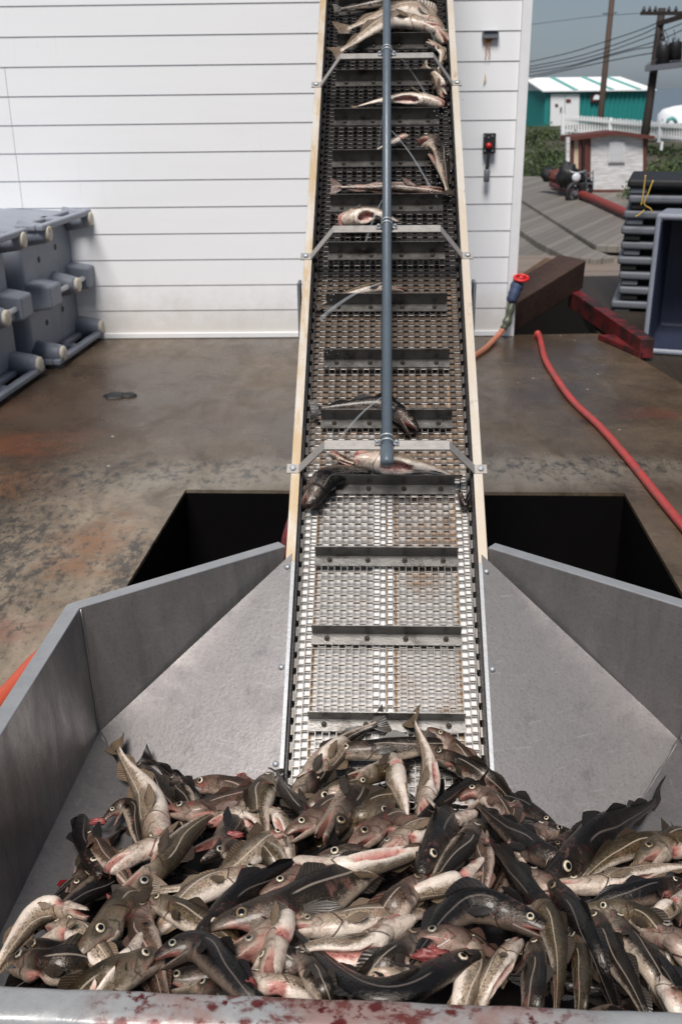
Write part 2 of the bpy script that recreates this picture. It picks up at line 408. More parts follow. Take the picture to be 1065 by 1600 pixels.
# ------------------------------------------------------------------ frames shared by conveyor and hopper
Z = Vector((0, 0, 1))
U = ray(603.5, -1690)                                   # along the belt, uphill
C0 = CAM + ray(603.5, 855) * (3.72 / (ray(603.5, 855).dot(CM @ Vector((0, 0, -1)))))
RT = U.cross(Z).normalized(); NRM = RT.cross(U).normalized(); FW = Z.cross(RT).normalized()
def CV(w, s, n): return C0 + RT * w + U * s + NRM * n
O0 = C0 - FW * C0.dot(FW); O0 = Vector((O0.x, O0.y, 0))
def H(a, b, z): return O0 + RT * a + FW * b + Z * z
def s_of(py, n=0.):
    p = at_plane(603.5, py, C0 + NRM * n, NRM); return (p - C0).dot(U)

# ------------------------------------------------------------------ ground, floor slab with its pit
def gz(x, y):
    if y < 13: z = -2.6
    elif y < 18: z = -2.6 + (y - 13) / 5 * 1.25
    elif y < 44: z = -1.35
    elif y < 60: z = -1.35 + (y - 44) / 16 * 1.0
    elif y < 82: z = -.35
    else: z = -.35 - min(8, (y - 82) * .5)
    return z + (0.12 * math.sin(x * .7 + y * .31) * math.sin(y * .53 - x * .2) if y > 44 else 0)
mb = MB()
ys = [-60, -20, -5, 5, 13, 15, 18, 24, 30, 36, 42] + [44 + i for i in range(0, 24)] + [75, 90, 120, 200, 400, 900, 1800]
xs = [-1200, -500, -200, -80, -40, -20, -10] + [i for i in range(-6, 60, 2)] + [70, 100, 200, 500, 1200]
mb.add([(x, y, gz(x, y)) for y in ys for x in xs], [(j * len(xs) + i, j * len(xs) + i + 1, (j + 1) * len(xs) + i + 1, (j + 1) * len(xs) + i) for j in range(len(ys) - 1) for i in range(len(xs) - 1)])
struct('ground', mb, M['ground'], True)
struct('sea', MB().poly([(-1500, 86, -2), (1500, 86, -2), (1500, 1900, -2), (-1500, 1900, -2)]), M['sea'])

wd = Vector((math.cos(R(1.2)), -math.sin(R(1.2)), 0)); wnr = Vector((-math.sin(R(1.2)), -math.cos(R(1.2)), 0))
WP = at_z(470, 526, 0)
def WL(t, z, out=0.): return Vector((WP.x, WP.y, 0)) + wd * t + wnr * out + Z * z
def wall_at(px, py, out=0.): return at_plane(px, py, WL(0, 0, out), wnr)
def wall_tz(px, py):
    p = wall_at(px, py); return (p - WL(0, 0)).dot(wd), p.z
TR = wall_tz(801, 515)[0]                                  # right corner of the building

E1 = at_z(936, 521, 0); E2 = at_z(1065, 600, 0); ed = (E2 - E1); ed.normalize()
E3 = E1 + ed * 12
bl, br = at_z(290, 765, 0), at_z(975, 770, 0); fl_ = at_z(192, 925, 0); fr_ = at_z(1064, 925, 0)
pl = bl + (fl_ - bl) * 3.15; pr = br + (fr_ - br) * 3.15
o = [Vector((-9, 9.9, 0)), Vector((E1.x - .8, 9.9, 0)), E1, E3, Vector((-9, E3.y, 0))]
back = WL(-7.6, 0, -.3); o[0] = back; o[1] = WL(TR, 0, -.02); 
mb = MB()
hole = [bl, br, pr, pl]
vs = [o[0], o[1], E1, E3, o[4]] + hole
fs = [(0, 5, 6, 1), (1, 6, 2), (2, 6, 7, 3), (3, 7, 8, 4), (4, 8, 5, 0)]
mb.add(vs, [tuple(reversed(f)) for f in fs])
for a, b in ((o[1], E1), (E1, E3)): mb.poly([a, b, b - Z * .45, a - Z * .45])
for i in range(4):
    a, b = hole[i], hole[(i + 1) % 4]; mb.poly([b, a, a - Z * .02, b - Z * .02])
struct('concrete_floor', mb, M['concrete'])
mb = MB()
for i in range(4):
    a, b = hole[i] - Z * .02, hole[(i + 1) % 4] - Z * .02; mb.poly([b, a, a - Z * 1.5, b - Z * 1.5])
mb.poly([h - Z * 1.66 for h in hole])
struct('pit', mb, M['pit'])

# ------------------------------------------------------------------ white clapboard building
bd = thing('clapboard_building', WL(0, 0), 'white clapboard building wall standing behind the conveyor', 'building')
mb = MB(); BH = .2273; t0 = -7.5; t1 = TR - .075
seam = wall_tz(24, 230)[0]
for i in range(22):
    z0 = .03 + i * BH; z1 = z0 + BH
    cuts = [t0, seam + (0.0 if 3 < i < 10 else 9 if i % 2 else -2.6 - .7 * (i % 3)), t1]
    cuts = sorted(c for c in cuts if t0 <= c <= t1)
    for a, b in zip(cuts[:-1], cuts[1:]):
        a += .0015; b -= .0015
        mb.add([WL(a, z0, .006), WL(b, z0, .006), WL(b, z0 + .001, .016), WL(a, z0 + .001, .016), WL(b, z1, .009), WL(a, z1, .009)],
               [(0, 1, 2, 3), (3, 2, 4, 5)])
mb.slab([WL(t0, .0, -.02), WL(TR - .02, 0, -.02), WL(TR - .02, 5.05, -.02), WL(t0, 5.05, -.02)], -wnr * .12)
mb.slab([WL(TR - .14, 0, -.14), WL(TR - .02, 0, -.14), WL(TR - .02, 5.05, -.14), WL(TR - .14, 5.05, -.14)], -wnr * 6)
obj('siding', mb, M['siding'], bd)
mb = MB().slab([WL(TR - .075, .0, -.01), WL(TR + .004, 0, -.01), WL(TR + .004, 5.05, -.01), WL(TR - .075, 5.05, -.01)], wnr * .052)
obj('corner_board', mb, M['white_paint'], bd, bevel=.004)
mb = MB().slab([WL(t0, .004, -.0), WL(TR - .078, .004, 0), WL(TR - .078, .05, 0), WL(t0, .05, 0)], wnr * .036)
obj('base_board', mb, M['white_paint'], bd, bevel=.004)

# wall fixtures
def wbox(m, px0, py0, px1, py1, o0, o1, mat=0):
    ta, za = wall_tz(px0, py1); tb, zb = wall_tz(px1, py0)
    m.slab([WL(ta, za, o0), WL(tb, za, o0), WL(tb, zb, o0), WL(ta, zb, o0)], wnr * (o1 - o0), mat); return m
w1 = thing('wall_bracket', wall_at(765, 54), 'small dark metal bracket on white clapboards with rust streaks below', 'bracket')
obj('bracket_plate', wbox(wbox(MB(), 752, 49, 778, 60, .012, .06), 754, 47, 776, 49.4, .012, .075), M['steel_grey'], w1, bevel=.004)
mb = MB()
for x0, x1, y1 in ((757, 759.5, 93), (760.2, 762, 80), (762.6, 765.2, 93)):
    ta, za = wall_tz(x0, y1); tb, zb = wall_tz(x1, 60)
    for k in range(6):
        f0, f1 = k / 6, (k + 1) / 6; sh = .004 * math.sin(k * 2.1)
        mb.poly([WL(ta + sh, zb + (za - zb) * f1, .032), WL(tb + sh, zb + (za - zb) * f1, .032), WL(tb + sh, zb + (za - zb) * f0, .032), WL(ta + sh, zb + (za - zb) * f0, .032)])
ta, za = wall_tz(757, 67); tb, zb = wall_tz(770, 60)
mb.poly([WL(ta, za, .034), WL(tb - .02, za + .01, .034), WL(tb, zb, .034), WL(ta, zb, .034)])
obj('rust_streak', mb, M['rust'], w1)
ta, za = wall_tz(754, 131); tb, zb = wall_tz(759, 112)
tag(obj('rust_mark', MB().poly([WL(ta, za, .032), WL(ta + .02, za + .03, .032), WL(tb, (za + zb) / 2, .032), WL(ta + .012, zb, .032)]), M['rust_pale']),
    'faint tan rust mark on clapboard below the small bracket', 'stain')
w2 = thing('lever_switch', wall_at(763, 230), 'black switch box with red button and grey lever on white wall', 'switch')
obj('switch_box', wbox(MB(), 753, 207, 773, 239, .012, .085), M['black'], w2, bevel=.008)
c = wall_at(763, 227, .085); obj('button', MB().cyl(c, c + wnr * .025, .024), M['red_bright'], w2, True)
mb = MB()
for px, py in ((757, 212), (769, 212), (757, 235), (769, 235), (763, 214)):
    c = wall_at(px, py, .085); mb.cyl(c, c + wnr * .006, .006, 8)
obj('screw', mb, M['clamp'], w2)
a, b = wall_at(763, 238, .07), wall_at(760.5, 264, .09); e = wall_at(759.5, 284, .09)
obj('lever', MB().bar(a, b, .03, .03, wnr), M['black_metal'], w2, bevel=.005)
obj('lever_grip', MB().tube([b, b + (e - b) * .1, b + (e - b) * .9, e], [.018, .026, .026, .018], 12), M['steel_grey'], w2, True)

# ------------------------------------------------------------------ insulated fish tubs
def tub_bottom(name, label, near, far, h, depth, group):
    """tub lying on its side; its underside is the upright face from near to far"""
    near, far = Vector(near), Vector(far); y = (far - near); Ln = y.length; y.normalize(); x = y.cross(Z).normalized()   # x points out of the underside
    t = thing(name, near + (far - near) / 2 - x * depth / 2, label, 'fish tub', group)
    def Q(a, b, c): return near + y * (a * Ln) + x * b + Z * c
    e = .09
    bm = MB()
    # shell with a slight taper towards the mouth
    vs = [Q(.0, 0, .07), Q(1, 0, .07), Q(1, 0, h - .02), Q(0, 0, h - .02), Q(-.02, -depth, .0), Q(1.02, -depth, .0), Q(1.02, -depth, h + .02), Q(-.02, -depth, h + .02)]
    bm.add(vs, [(0, 1, 2, 3), (0, 4, 5, 1), (1, 5, 6, 2), (2, 6, 7, 3), (3, 7, 4, 0)])
    ins = [Q(.05, -depth, .06), Q(.95, -depth, .06), Q(.95, -depth, h - .04), Q(.05, -depth, h - .04)]
    deep = [p + x * (depth - .08) for p in ins]
    bm.add(vs[4:] + ins + deep, [(0, 4, 5, 1), (1, 5, 6, 2), (2, 6, 7, 3), (3, 7, 4, 0), (4, 8, 9, 5), (5, 9, 10, 6), (6, 10, 11, 7), (7, 11, 8, 4), (8, 11, 10, 9)])
    obj('tub_shell', bm, M['tub'], t, bevel=.045, bseg=3)
    for zz, thick, sg in ((h - .055, .05, 1), (.035, .05, -1)):
        fm = MB()                                           # runner: a lip that stands out of the underside, with two slots
        for a0, a1 in ((-.0, .13), (.40, .50), (.86, 1.0)): fm.slab([Q(a0, -.02, zz), Q(a1, -.02, zz), Q(a1, .15, zz), Q(a0, .15, zz)], Z * thick)
        fm.slab([Q(.0, .15, zz), Q(1, .15, zz), Q(1, .215, zz), Q(0, .215, zz)], Z * thick)
        fm.slab([Q(.13, -.02, zz), Q(.86, -.02, zz), Q(.86, .05, zz), Q(.13, .05, zz)], Z * thick)
        obj('runner', fm, M['tub'], t, bevel=.014)
        for a in (.09, .91):
            zc = zz + (thick / 2) - sg * .055
            leg = obj('foot', MB().tube([Q(a, -.02, zc), Q(a, .18, zc), Q(a, .20, zc)], [.105, .075, .068], 14), M['tub'], t, True)
            obj('plug', MB().tube([Q(a, .195, zc), Q(a, .222, zc), Q(a, .227, zc)], [.062, .060, .05], 18), M['plug'], leg, True)
    zc = h * .5
    for a0, a1 in ((.02, .27), (.78, 1.0)):
        obj('skid_block', _last(Q, a0, a1, zc), M['tub'], t, bevel=.02)
    leg = obj('foot', MB().tube([Q(.53, -.02, zc), Q(.53, .17, zc), Q(.53, .19, zc)], [.12, .075, .068], 14), M['tub'], t, True)
    obj('plug', MB().tube([Q(.53, .18, zc), Q(.53, .215, zc), Q(.53, .22, zc)], [.062, .060, .05], 18), M['plug'], leg, True)
    for a0, a1 in ((.26, .46), (.60, .79)):
        obj('grab_bar', MB().cyl(Q(a0, .14, zc), Q(a1, .14, zc), .022, 12), M['white_bar'], t, True)
    hm = MB()
    for a, z_ in ((.30, .72), (.62, .76), (.30, .27), (.62, .30)):
        hm.tube([Q(a, -.015, h * z_), Q(a, .003, h * z_)], [.026, .026], 12)
    obj('drain_hole', hm, M['tub_hole'], t)
    return t
def _last(Q, a0, a1, zc):
    m = MB(); m.add([Q(a0, -.02, zc - .12), Q(a1, -.02, zc - .12), Q(a1 - .02, .19, zc - .09), Q(a0 + .02, .19, zc - .09), Q(a0, -.02, zc + .12), Q(a1, -.02, zc + .12), Q(a1 - .02, .19, zc + .09), Q(a0 + .02, .19, zc + .09)],
        [(0, 1, 2, 3), (7, 6, 5, 4), (0, 4, 5, 1), (1, 5, 6, 2), (2, 6, 7, 3), (3, 7, 4, 0)]); return m
n2, f2 = at_z(92, 578, 0), at_z(163, 527, 0)
d2 = (f2 - n2).normalized(); off = d2.cross(Z).normalized() * -.2
tub_bottom('fish_tub', 'grey plastic fish tub on its side against the white clapboard wall', n2 + off + d2 * .0, n2 + off + d2 * 1.2, 1.16, .78, 'grey tubs tipped on their sides')
n1 = n2 - d2 * 1.35
tub_bottom('fish_tub', 'grimy grey fish tub on its side, cut by the left picture edge', n1 + off - d2.cross(Z) * .06, n1 + off - d2.cross(Z) * .06 + d2 * 1.2, 1.16, .78, 'grey tubs tipped on their sides')

# ------------------------------------------------------------------ conveyor
cv = thing('fish_conveyor', CV(0, -.6, -.3), 'steep steel mesh belt conveyor rising from the fish hopper', 'conveyor')
SB, ST = -1.0, 6.95
for sg in (-1, 1):
    m = MB()
    def rb(w0, w1, n0, n1, s0=SB, s1=ST):
        m.slab([CV(sg * w0, s0, n0), CV(sg * w1, s0, n0), CV(sg * w1, s1, n0), CV(sg * w0, s1, n0)], NRM * (n1 - n0))
    rb(.340, .375, -.005, 0); rb(.370, .375, -.20, -.0055); rb(.340, .345, -.026, -.0055); rb(.345, .3695, -.2, -.195)
    obj('side_rail', m, M['rail'], cv, bevel=.0015)
    m = MB()
    rb(.331, .337, -.20, -.02); rb(.31, .3305, -.205, -.2)
    obj('chain_guard', m, M['chain'], cv)
    m = MB(); k = 0
    s = SB
    while s < 4.4:
        m.box(CV(sg * .3255, s, -.078), (.008, .036, .022), RT, U, NRM); s += .062
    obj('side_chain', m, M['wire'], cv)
    for s in (1.36, 4.3):
        m = MB(); p = CV(sg * .388, s, -.0); m.slab([p + U * .0 - Z * .0, p + FW * .10, p + FW * .10 - Z * (p.z + (1.6 if s < 2 else 0)), p - Z * (p.z + (1.6 if s < 2 else 0))], RT * sg * .012)
        obj('support_leg', m, M['steel_grey'], cv)
# woven flat-wire belt
m = MB(); pitch, cw, hw = .0312, .0245, .318; nb = -.085; ncol = 26; th = .0017; dp = .0125
s = SB; row = 0
x0 = -cw * ncol / 2
while s < 4.25:
    m.tube([CV(-hw, s, nb), CV(hw, s, nb)], .0017, 5, False)
    for c in range(ncol):
        wv = x0 + c * cw
        m.box(CV(wv, s + pitch / 2, nb), (th * 1.6, pitch, dp), RT, U, NRM)
        up = (c % 2 == 0)
        m.box(CV(wv + cw / 2, s + (pitch * .93 if up else pitch * .10), nb), (cw, th * 1.8, dp), RT, U, NRM)
    m.box(CV(x0 + ncol * cw, s + pitch / 2, nb), (th, pitch, dp), RT, U, NRM)
    s += pitch; row += 1
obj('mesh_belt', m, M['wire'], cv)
# bed below the belt
m = MB()
def plate(mm, w0, w1, s0, s1, n0, t=.006): mm.slab([CV(w0, s0, n0), CV(w1, s0, n0), CV(w1, s1, n0), CV(w0, s1, n0)], -NRM * t)
sA = s_of(430, -.1)
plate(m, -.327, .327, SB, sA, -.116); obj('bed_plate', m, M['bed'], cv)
m = MB(); plate(m, -.327, .327, sA + .003, ST, -.132); obj('under_pan', m, M['underpan'], cv)  # near-black sheet stands for the unlit open underside of the upper run
for w0, w1 in ((-.316, -.272), (-.052, -.004), (.006, .03), (.272, .316)):
    m = MB(); plate(m, w0, w1, SB, s_of(740, -.1), -.101, .0145); obj('wear_strip', m, M['strip'], cv)
for w0 in (-.2705, -.003, .0315, .2615):
    m = MB(); plate(m, w0, w0 + .009, SB, s_of(600, -.1), -.1145, .0013); obj('bed_edge', m, M['rust_bed'], cv)
m = MB(); plate(m, -.337, .337, SB, ST, -.205, .004); obj('bottom_pan', m, M['underpan'], cv)
# cleats
k = -4
while k < 14:
    s = s_of(855, -.01) + .3255 * k
    if s > 4.2: break
    m = MB()
    m.box(CV(0, s, -.042), (.54, .004, .070), RT, U, NRM)
    m.box(CV(0, s - .022, -.0765), (.545, .046, .004), RT, U, NRM)
    cl = obj('cleat', m, M['cleat'], cv)
    m = MB()
    for w in (-.215, -.07, .07, .215):
        m.cyl(CV(w, s - .022, -.0745), CV(w, s - .022, -.069), .0105, 10); m.tube([CV(w, s - .022, -.069), CV(w, s - .022, -.064), CV(w, s - .022, -.062)], [.0075, .0075, .004], 6)
    obj('cleat_bolt', m, M['bolt'], cl)
    k += 1
# arched brackets over the belt
for py in (733, 400, 131):
    s = s_of(py)
    m = MB(); hh, hw2 = .163, .2365
    P = [(-.392, .003), (-.345, .003), (-hw2, hh), (hw2, hh), (.345, .003), (.392, .003)]
    for (wa, na), (wb, nb_) in zip(P[:-1], P[1:]):
        a, b = CV(wa, s, na), CV(wb, s, nb_); tt = (b - a).normalized(); up = tt.cross(U).normalized()
        m.slab([a - U * .021 + up * .0, b - U * .021, b + U * .021, a + U * .021], up * -.005)
    br_ = obj('spray_bracket', m, M['galv'], cv)
    m = MB()
    for w in (-.368, .368): m.tube([CV(w, s, .004), CV(w, s, .013), CV(w, s, .016)], [.012, .012, .006], 6)
    obj('bracket_bolt', m, M['clamp'], br_)

# spray pipe
HP = .163 + .026
sp0 = s_of(722, HP); sp = thing('spray_pipe', CV(0, sp0, HP), 'grey plastic spray pipe running up over the middle of the belt', 'pipe')
obj('pipe', MB().tube([CV(0, sp0, HP), CV(0, ST, HP)], .0205, 20), M['pvc'], sp, True)
obj('end_cap', MB().tube([CV(0, sp0 - .012, HP), CV(0, sp0 - .006, HP), CV(0, sp0, HP), CV(0, sp0 + .07, HP), CV(0, sp0 + .072, HP)], [.014, .023, .025, .025, .021], 20), M['pvc'], sp, True)
for py in (733, 400, 131):
    s = s_of(py) + .0; m = MB()
    for ds in (-.006, .016): m.tube([CV(.023 * math.cos(q), s + ds + .0, HP + .023 * math.sin(q)) for q in [i * math.pi / 8 for i in range(-1, 10)]], .0045, 8)
    for w in (-1, 1): m.box(CV(w * .034, s + .005, .168), (.024, .022, .008), RT, U, NRM); m.cyl(CV(w * .036, s + .005, .17), CV(w * .036, s + .005, .184), .006, 8)
    obj('pipe_clamp', m, M['clamp'], sp, True)
def jet(px0, py0, px1, py1, label, r=.004):
    a = at_plane(px0, py0, C0 + NRM * HP, NRM); b = at_plane(px1, py1, C0 + NRM * -.05, NRM)
    pts = []; n = 14
    for i in range(n + 1):
        f = i / n; pts.append(a + (b - a) * f + NRM * (.03 * math.sin(f * math.pi)))
    o = obj('water_jet', MB().tube(pts, [r * .8 * (.35 + 1.3 * i / n) for i in range(n + 1)], 8), M['water'], None, True)
    tag(o, label, 'water jet', 'water jets from the spray pipe')
jet(600, 618, 528, 690, 'water jet spraying left from pipe just above the lowest bracket', .005)
jet(600, 440, 500, 498, 'water jet fanning left across belt above a half-hidden fish', .007)
jet(601, 305, 568, 388, 'short white water jet falling beside the gaping fish head', .005)
jet(603, 195, 672, 292, 'water jet spraying right towards the curled fish on the belt', .004)
jet(603, 68, 668, 152, 'water jet crossing right above the pale belly-up fish', .0045)
jet(601, 165, 590, 235, 'thin water jet dropping left beside the small pale fish', .003)
jet(636, -4, 680, 66, 'uppermost water jet spraying right near the top fish', .004)
m = MB(); rg = random.Random(4)
for i in range(150):
    g = rg.random()
    px, py = (690 + rg.gauss(0, 12), 150 + rg.random() * 160) if g < .62 else (505 + rg.gauss(0, 9), 430 + rg.random() * 150)
    p = at_plane(px, py, C0 + NRM * rg.uniform(-.06, .05), NRM); r = rg.uniform(.0015, .0042)
    m.add([p + Vector(v) * r for v in ((1,0,0), (-1,0,0), (0,1,0), (0,-1,0), (0,0,1), (0,0,-1))], [(0,2,4), (2,1,4), (1,3,4), (3,0,4), (2,0,5), (1,2,5), (3,1,5), (0,3,5)])
tag(obj('water_splash', m, M['clamp'], None, True), 'fine white water droplets splashing on the belt edges', 'water splash', None, 'stuff')

# ------------------------------------------------------------------ hopper
RZ = .52
hp = thing('fish_hopper', H(0, 2.2, -.5), 'wide aluminium hopper with folded rim holding the heaped fish', 'hopper')
F0, F1 = at_z(0, 1541, RZ), at_z(1065, 1583, RZ); fd = (F1 - F0).normalized()
def onfront(a):                                            # front line at across-distance a
    p = F0; t = (a - (p - O0).dot(RT)) / fd.dot(RT); return p + fd * t
HA, HB = 1.02, 2.88
Kt = {s_: H(s_ * HA, HB, RZ) for s_ in (-1, 1)}
Tt = {s_: CV(s_ * .378, s_of(856), 0) for s_ in (-1, 1)}
for s_ in (-1, 1): Tt[s_].z = RZ
Fr = {s_: onfront(s_ * 1.05) for s_ in (-1, 1)}
kb = {-1: at_plane(171, 1146, Kt[-1], Vector((0, 1, 0))), 1: None}
Kb = {s_: H(s_ * HA * .985, HB - .012, .035) for s_ in (-1, 1)}
def sheet(pts, name, mat, t=.004, par=hp, **kw):
    n = (pts[1] - pts[0]).cross(pts[2] - pts[0]).normalized()
    return obj(name, MB().slab(pts, n * -t), mat, par, **kw)
Bk = {}
for s_ in (-1, 1):
    # corner (chamfer) panel, upright
    sheet([Tt[s_], Kt[s_], Kb[s_], H(s_ * .46, 3.28, .035 + .0)] , 'corner_panel', M['alu'])
    sheet([Kt[s_], Fr[s_], Fr[s_] - Z * .85 , Kb[s_] - Z * .35, Kb[s_]], 'side_panel', M['alu'])
    # chute plate in the plane of the rail edge and the corner's foot
    P0 = CV(s_ * .352, s_of(866), .004); P1 = CV(s_ * .352, s_of(1560), .004)
    nn = (P1 - P0).cross(Kb[s_] - P0).normalized()
    q = at_plane(960 if s_ > 0 else 245, 1320, P0, nn)
    Qe = Kb[s_] + (q - Kb[s_]) * 1.9
    cp = obj('chute_plate', MB().slab([P0, Kb[s_], Qe, P1], nn * (-.004 if nn.z > 0 else .004)), M['alu'], hp)
    m = MB()
    for py in ((888, 1045, 1197) if s_ < 0 else (893, 1045, 1215)):
        c = CV(s_ * .366, s_of(py), .004); m.tube([c, c + NRM * .005, c + NRM * .009], [.011, .010, .004], 10)
    obj('bolt', m, M['clamp'], cp, True)
    m = MB()                                               # folded white lip along the belt
    m.slab([CV(s_ * .339, s_of(880), .004), CV(s_ * .352, s_of(880), .004), CV(s_ * .352, -1.1, .004), CV(s_ * .339, -1.1, .004)], NRM * .004)
    obj('edge_lip', m, M['rim'], hp)
    # weld bead
    m = MB(); m.tube([Kb[s_] + (Qe - Kb[s_]) * (i / 24) + Z * (.004 + .002 * math.sin(i * 2.3)) for i in range(25)], [.006 + .003 * math.sin(i * 1.7) for i in range(25)], 7)
    m.tube([Kt[s_] + (Kb[s_] - Kt[s_]) * (i / 12) + (H(0, 2.2, .3) - Kt[s_]).normalized() * .004 for i in range(13)], [.003 + .001 * math.sin(i * 2.1) for i in range(13)], 7)
    obj('weld_bead', m, M['alu'], hp, True)
    Bk[s_] = (P0, nn if nn.z > 0 else -nn)
    # floor plate from the side panel down to the middle
    sheet([Kb[s_], Fr[s_] - Z * (RZ - .035), onfront(0) - Z * (RZ + .12), Qe], 'floor_plate', M['alu'])
# front wall and the folded rims
sheet([Fr[-1] - Z * .004, Fr[1] - Z * .004, Fr[1] - Z * .95, Fr[-1] - Z * .95], 'front_panel', M['alu'])
def rim(a, b, outn, wdt, mat, drop=.04, name='rim', bev=.006):
    m = MB(); outn = outn.normalized()
    m.slab([a, b, b + outn * wdt, a + outn * wdt], Z * -.006)
    m.slab([a + outn * (wdt - .006) - Z * .0065, b + outn * (wdt - .006) - Z * .0065, b + outn * wdt - Z * .0065, a + outn * wdt - Z * .0065], Z * -drop)
    return obj(name, m, mat, hp, bevel=bev)
for s_ in (-1, 1):
    o1 = RT * s_
    dcor = (Kt[s_] - Tt[s_]).normalized(); ncor = Vector((-dcor.y, dcor.x, 0)) ; ncor = ncor if ncor.dot(FW) > 0 else -ncor
    mit = (o1 + ncor).normalized() * (.05 / math.cos((o1.angle(ncor)) / 2))
    m = MB(); A = Kt[s_] + Z * .004; B = Fr[s_] + Z * .004
    m.slab([A, B, B + o1 * .05, A + mit], Z * -.006); m.slab([A + mit * .9 - Z * .0065, B + o1 * .045 - Z * .0065, B + o1 * .05 - Z * .0065, A + mit - Z * .0065], Z * -.05)
    obj('rim', m, M['rim'], hp, bevel=.003)
    m = MB(); B = Tt[s_] + Z * .004
    m.slab([A, A + mit, B + ncor * .05, B], Z * -.006); m.slab([A + mit * .9 - Z * .0065, A + mit - Z * .0065, B + ncor * .05 - Z * .0065, B + ncor * .045 - Z * .0065], Z * -.05)
    obj('rim', m, M['rim'], hp, bevel=.003)
m = MB(); on = -(fd.cross(Z)).normalized(); on = on if on.dot(FW) < 0 else -on
prof = [(-.006, -.03), (-.004, -.006), (.004, .002), (.02, .005), (.05, .004), (.066, .0), (.073, -.006), (.078, -.022), (.078, -.05), (.055, -.052)]
ends = [onfront(-1.10), onfront(1.10)]; vs = []
N_ = 60
for i in range(N_ + 1):
    p = ends[0] + (ends[1] - ends[0]) * (i / N_); wob = .0022 * math.sin(i * .9) + .0015 * math.sin(i * 2.3)
    for a, z in prof: vs.append(p + on * (a + wob * (a > .05)) + Z * (z + wob * .6))
np_ = len(prof)
m.add(vs, [(i * np_ + k, i * np_ + k + 1, (i + 1) * np_ + k + 1, (i + 1) * np_ + k) for i in range(N_) for k in range(np_ - 1)])
tag(obj('front_rim', m, M['bloodrim'], hp, True), 'front rim smeared with blood')
c = at_z(95, 1387, .04)
m = MB(); m.poly([c + Vector((x, y, .006)) * 1 for x, y in ((-.006, .022), (.012, .024), (.014, .004), (.004, -.006), (.001, -.03), (-.005, -.03), (-.003, -.004), (-.012, .004))])
obj('blood_spot', m, M['blood'], hp)

# ------------------------------------------------------------------ hoses
def hose(name, pts, r, mat, label, cat='hose', parts=None):
    o = obj(name, MB().tube(curve(pts, 10), r, 12), mat, None, True); return tag(o, label, cat)
hz = .022
pp = [at_z(x, y, hz) for x, y in ((851, 560), (868, 590), (896, 628), (938, 668), (985, 722), (1030, 778), (1090, 850), (1160, 930))]
st = at_z(843, 528, .03)
hose('rubber_hose', [st + Vector((-.03, .35, -.9)), st + Vector((-.03, .22, -.3)), st + Vector((-.015, .08, .01)), st] + pp, .025, M['hose_red'], 'long red hose running from floor edge across the concrete on the right')
hose('rubber_hose', [at_z(x, y, .045) for x, y in ((-70, 1180), (-20, 1122), (22, 1078), (70, 1028), (140, 985))], .045, M['hose_orange'], 'short orange hose end on the floor outside left hopper wall')
h3 = thing('tap_hose', at_z(760, 545, 0), 'faded pink hose joined to green fitting and red valve at wall corner', 'hose')
f = [at_z(690, 590, .02), at_z(735, 560, .02), at_z(757, 545, .02), at_y(775, 527, WP.y - .28), at_y(787, 513, WP.y - .22)]
obj('hose_line', MB().tube(curve(f, 8), .026, 12), M['hose_pink'], h3, True)
g = [at_y(786, 514, WP.y - .22), at_y(792, 502, WP.y - .2), at_y(796, 486, WP.y - .18), at_y(801, 470, WP.y - .15)]
obj('coupling', MB().tube(curve(g, 4), [.034, .032, .03, .04, .044, .036, .03, .03, .036, .034, .03, .028, .028], 12), M['green_fit'], h3, True)
g = [at_y(797, 473, WP.y - .16), at_y(802, 460, WP.y - .14), at_y(808, 444, WP.y - .1), at_y(812, 434, WP.y - .1)]
obj('wrapped_joint', MB().tube(curve(g, 4), [.03, .045, .05, .045, .055, .05, .052, .06, .055, .05, .045, .04, .03], 12), M['blue_wrap'], h3, True)
ctr = at_y(814, 434, WP.y - .12); ring = []
m = MB(); m.tube([ctr + (wd * math.cos(q) * .06 + (Vector((0, .5, .25))).normalized() * math.sin(q) * .045) for q in [i * math.pi / 8 for i in range(17)]], .014, 8)
m.bar(ctr - wd * .06, ctr + wd * .06, .018, .012); m.cyl(ctr - Z * .03, ctr + Z * .02, .016)
obj('valve_handle', m, M['red_bright'], h3, True)
p0 = at_plane(446, 800, CV(-.44, 0, -.1), RT)
hose('drain_hose', [CV(-.36, s_of(740), -.23), CV(-.385, s_of(790), -.15), CV(-.397, s_of(850), -.10), CV(-.40, s_of(950), -.12)], .016, M['red_paint'], 'red hose hanging into the pit beside left conveyor rail')

# ------------------------------------------------------------------ timbers, bull rail, right-hand deck, tub and lids
DX = E1.x
mb = MB(); mb.slab([E1 + Vector((.012, .0, -.03)), E1 + Vector((7, -.0, -.03)), E1 + Vector((7, 3.2, -.03)), E1 + Vector((.35, 3.2, -.03))], Z * -.12)
mb.slab([E3 + Vector((.012, 0, -.03)), E3 + Vector((7, 0, -.03)), E1 + Vector((7, -.002, -.03)), E1 + Vector((.012, -.002, -.03))], Z * -.12)
struct('side_deck', mb, M['deck_side'])
def solid(name, a, b, w, h, up, mat, label, cat, bevel=.008):
    return tag(obj(name, MB().bar(a, b, w, h, up), mat, None, bevel=bevel), label, cat)
a = at_z(1012, 528, .17); b = at_z(897, 452, .17)
solid('bull_rail', a - Z * .09, b - Z * .09, .12, .17, Z, M['red_paint'], 'worn red timber rail along deck edge beside the grey tub', 'timber rail')
a = at_z(936, 526, .035); b = at_z(1003, 546, .035)
mb = MB().slab([at_z(934, 522, .05), at_z(1004, 524, .05), at_z(1004, 552, .05)], Z * -.045)
tag(obj('painted_plate', mb, M['red_paint'], None, bevel=.004), 'flat red painted corner plate at the end of red rail', 'corner plate')
c1 = at_y(890, 424, 10.4); c2 = at_y(800, 480, 9.55)
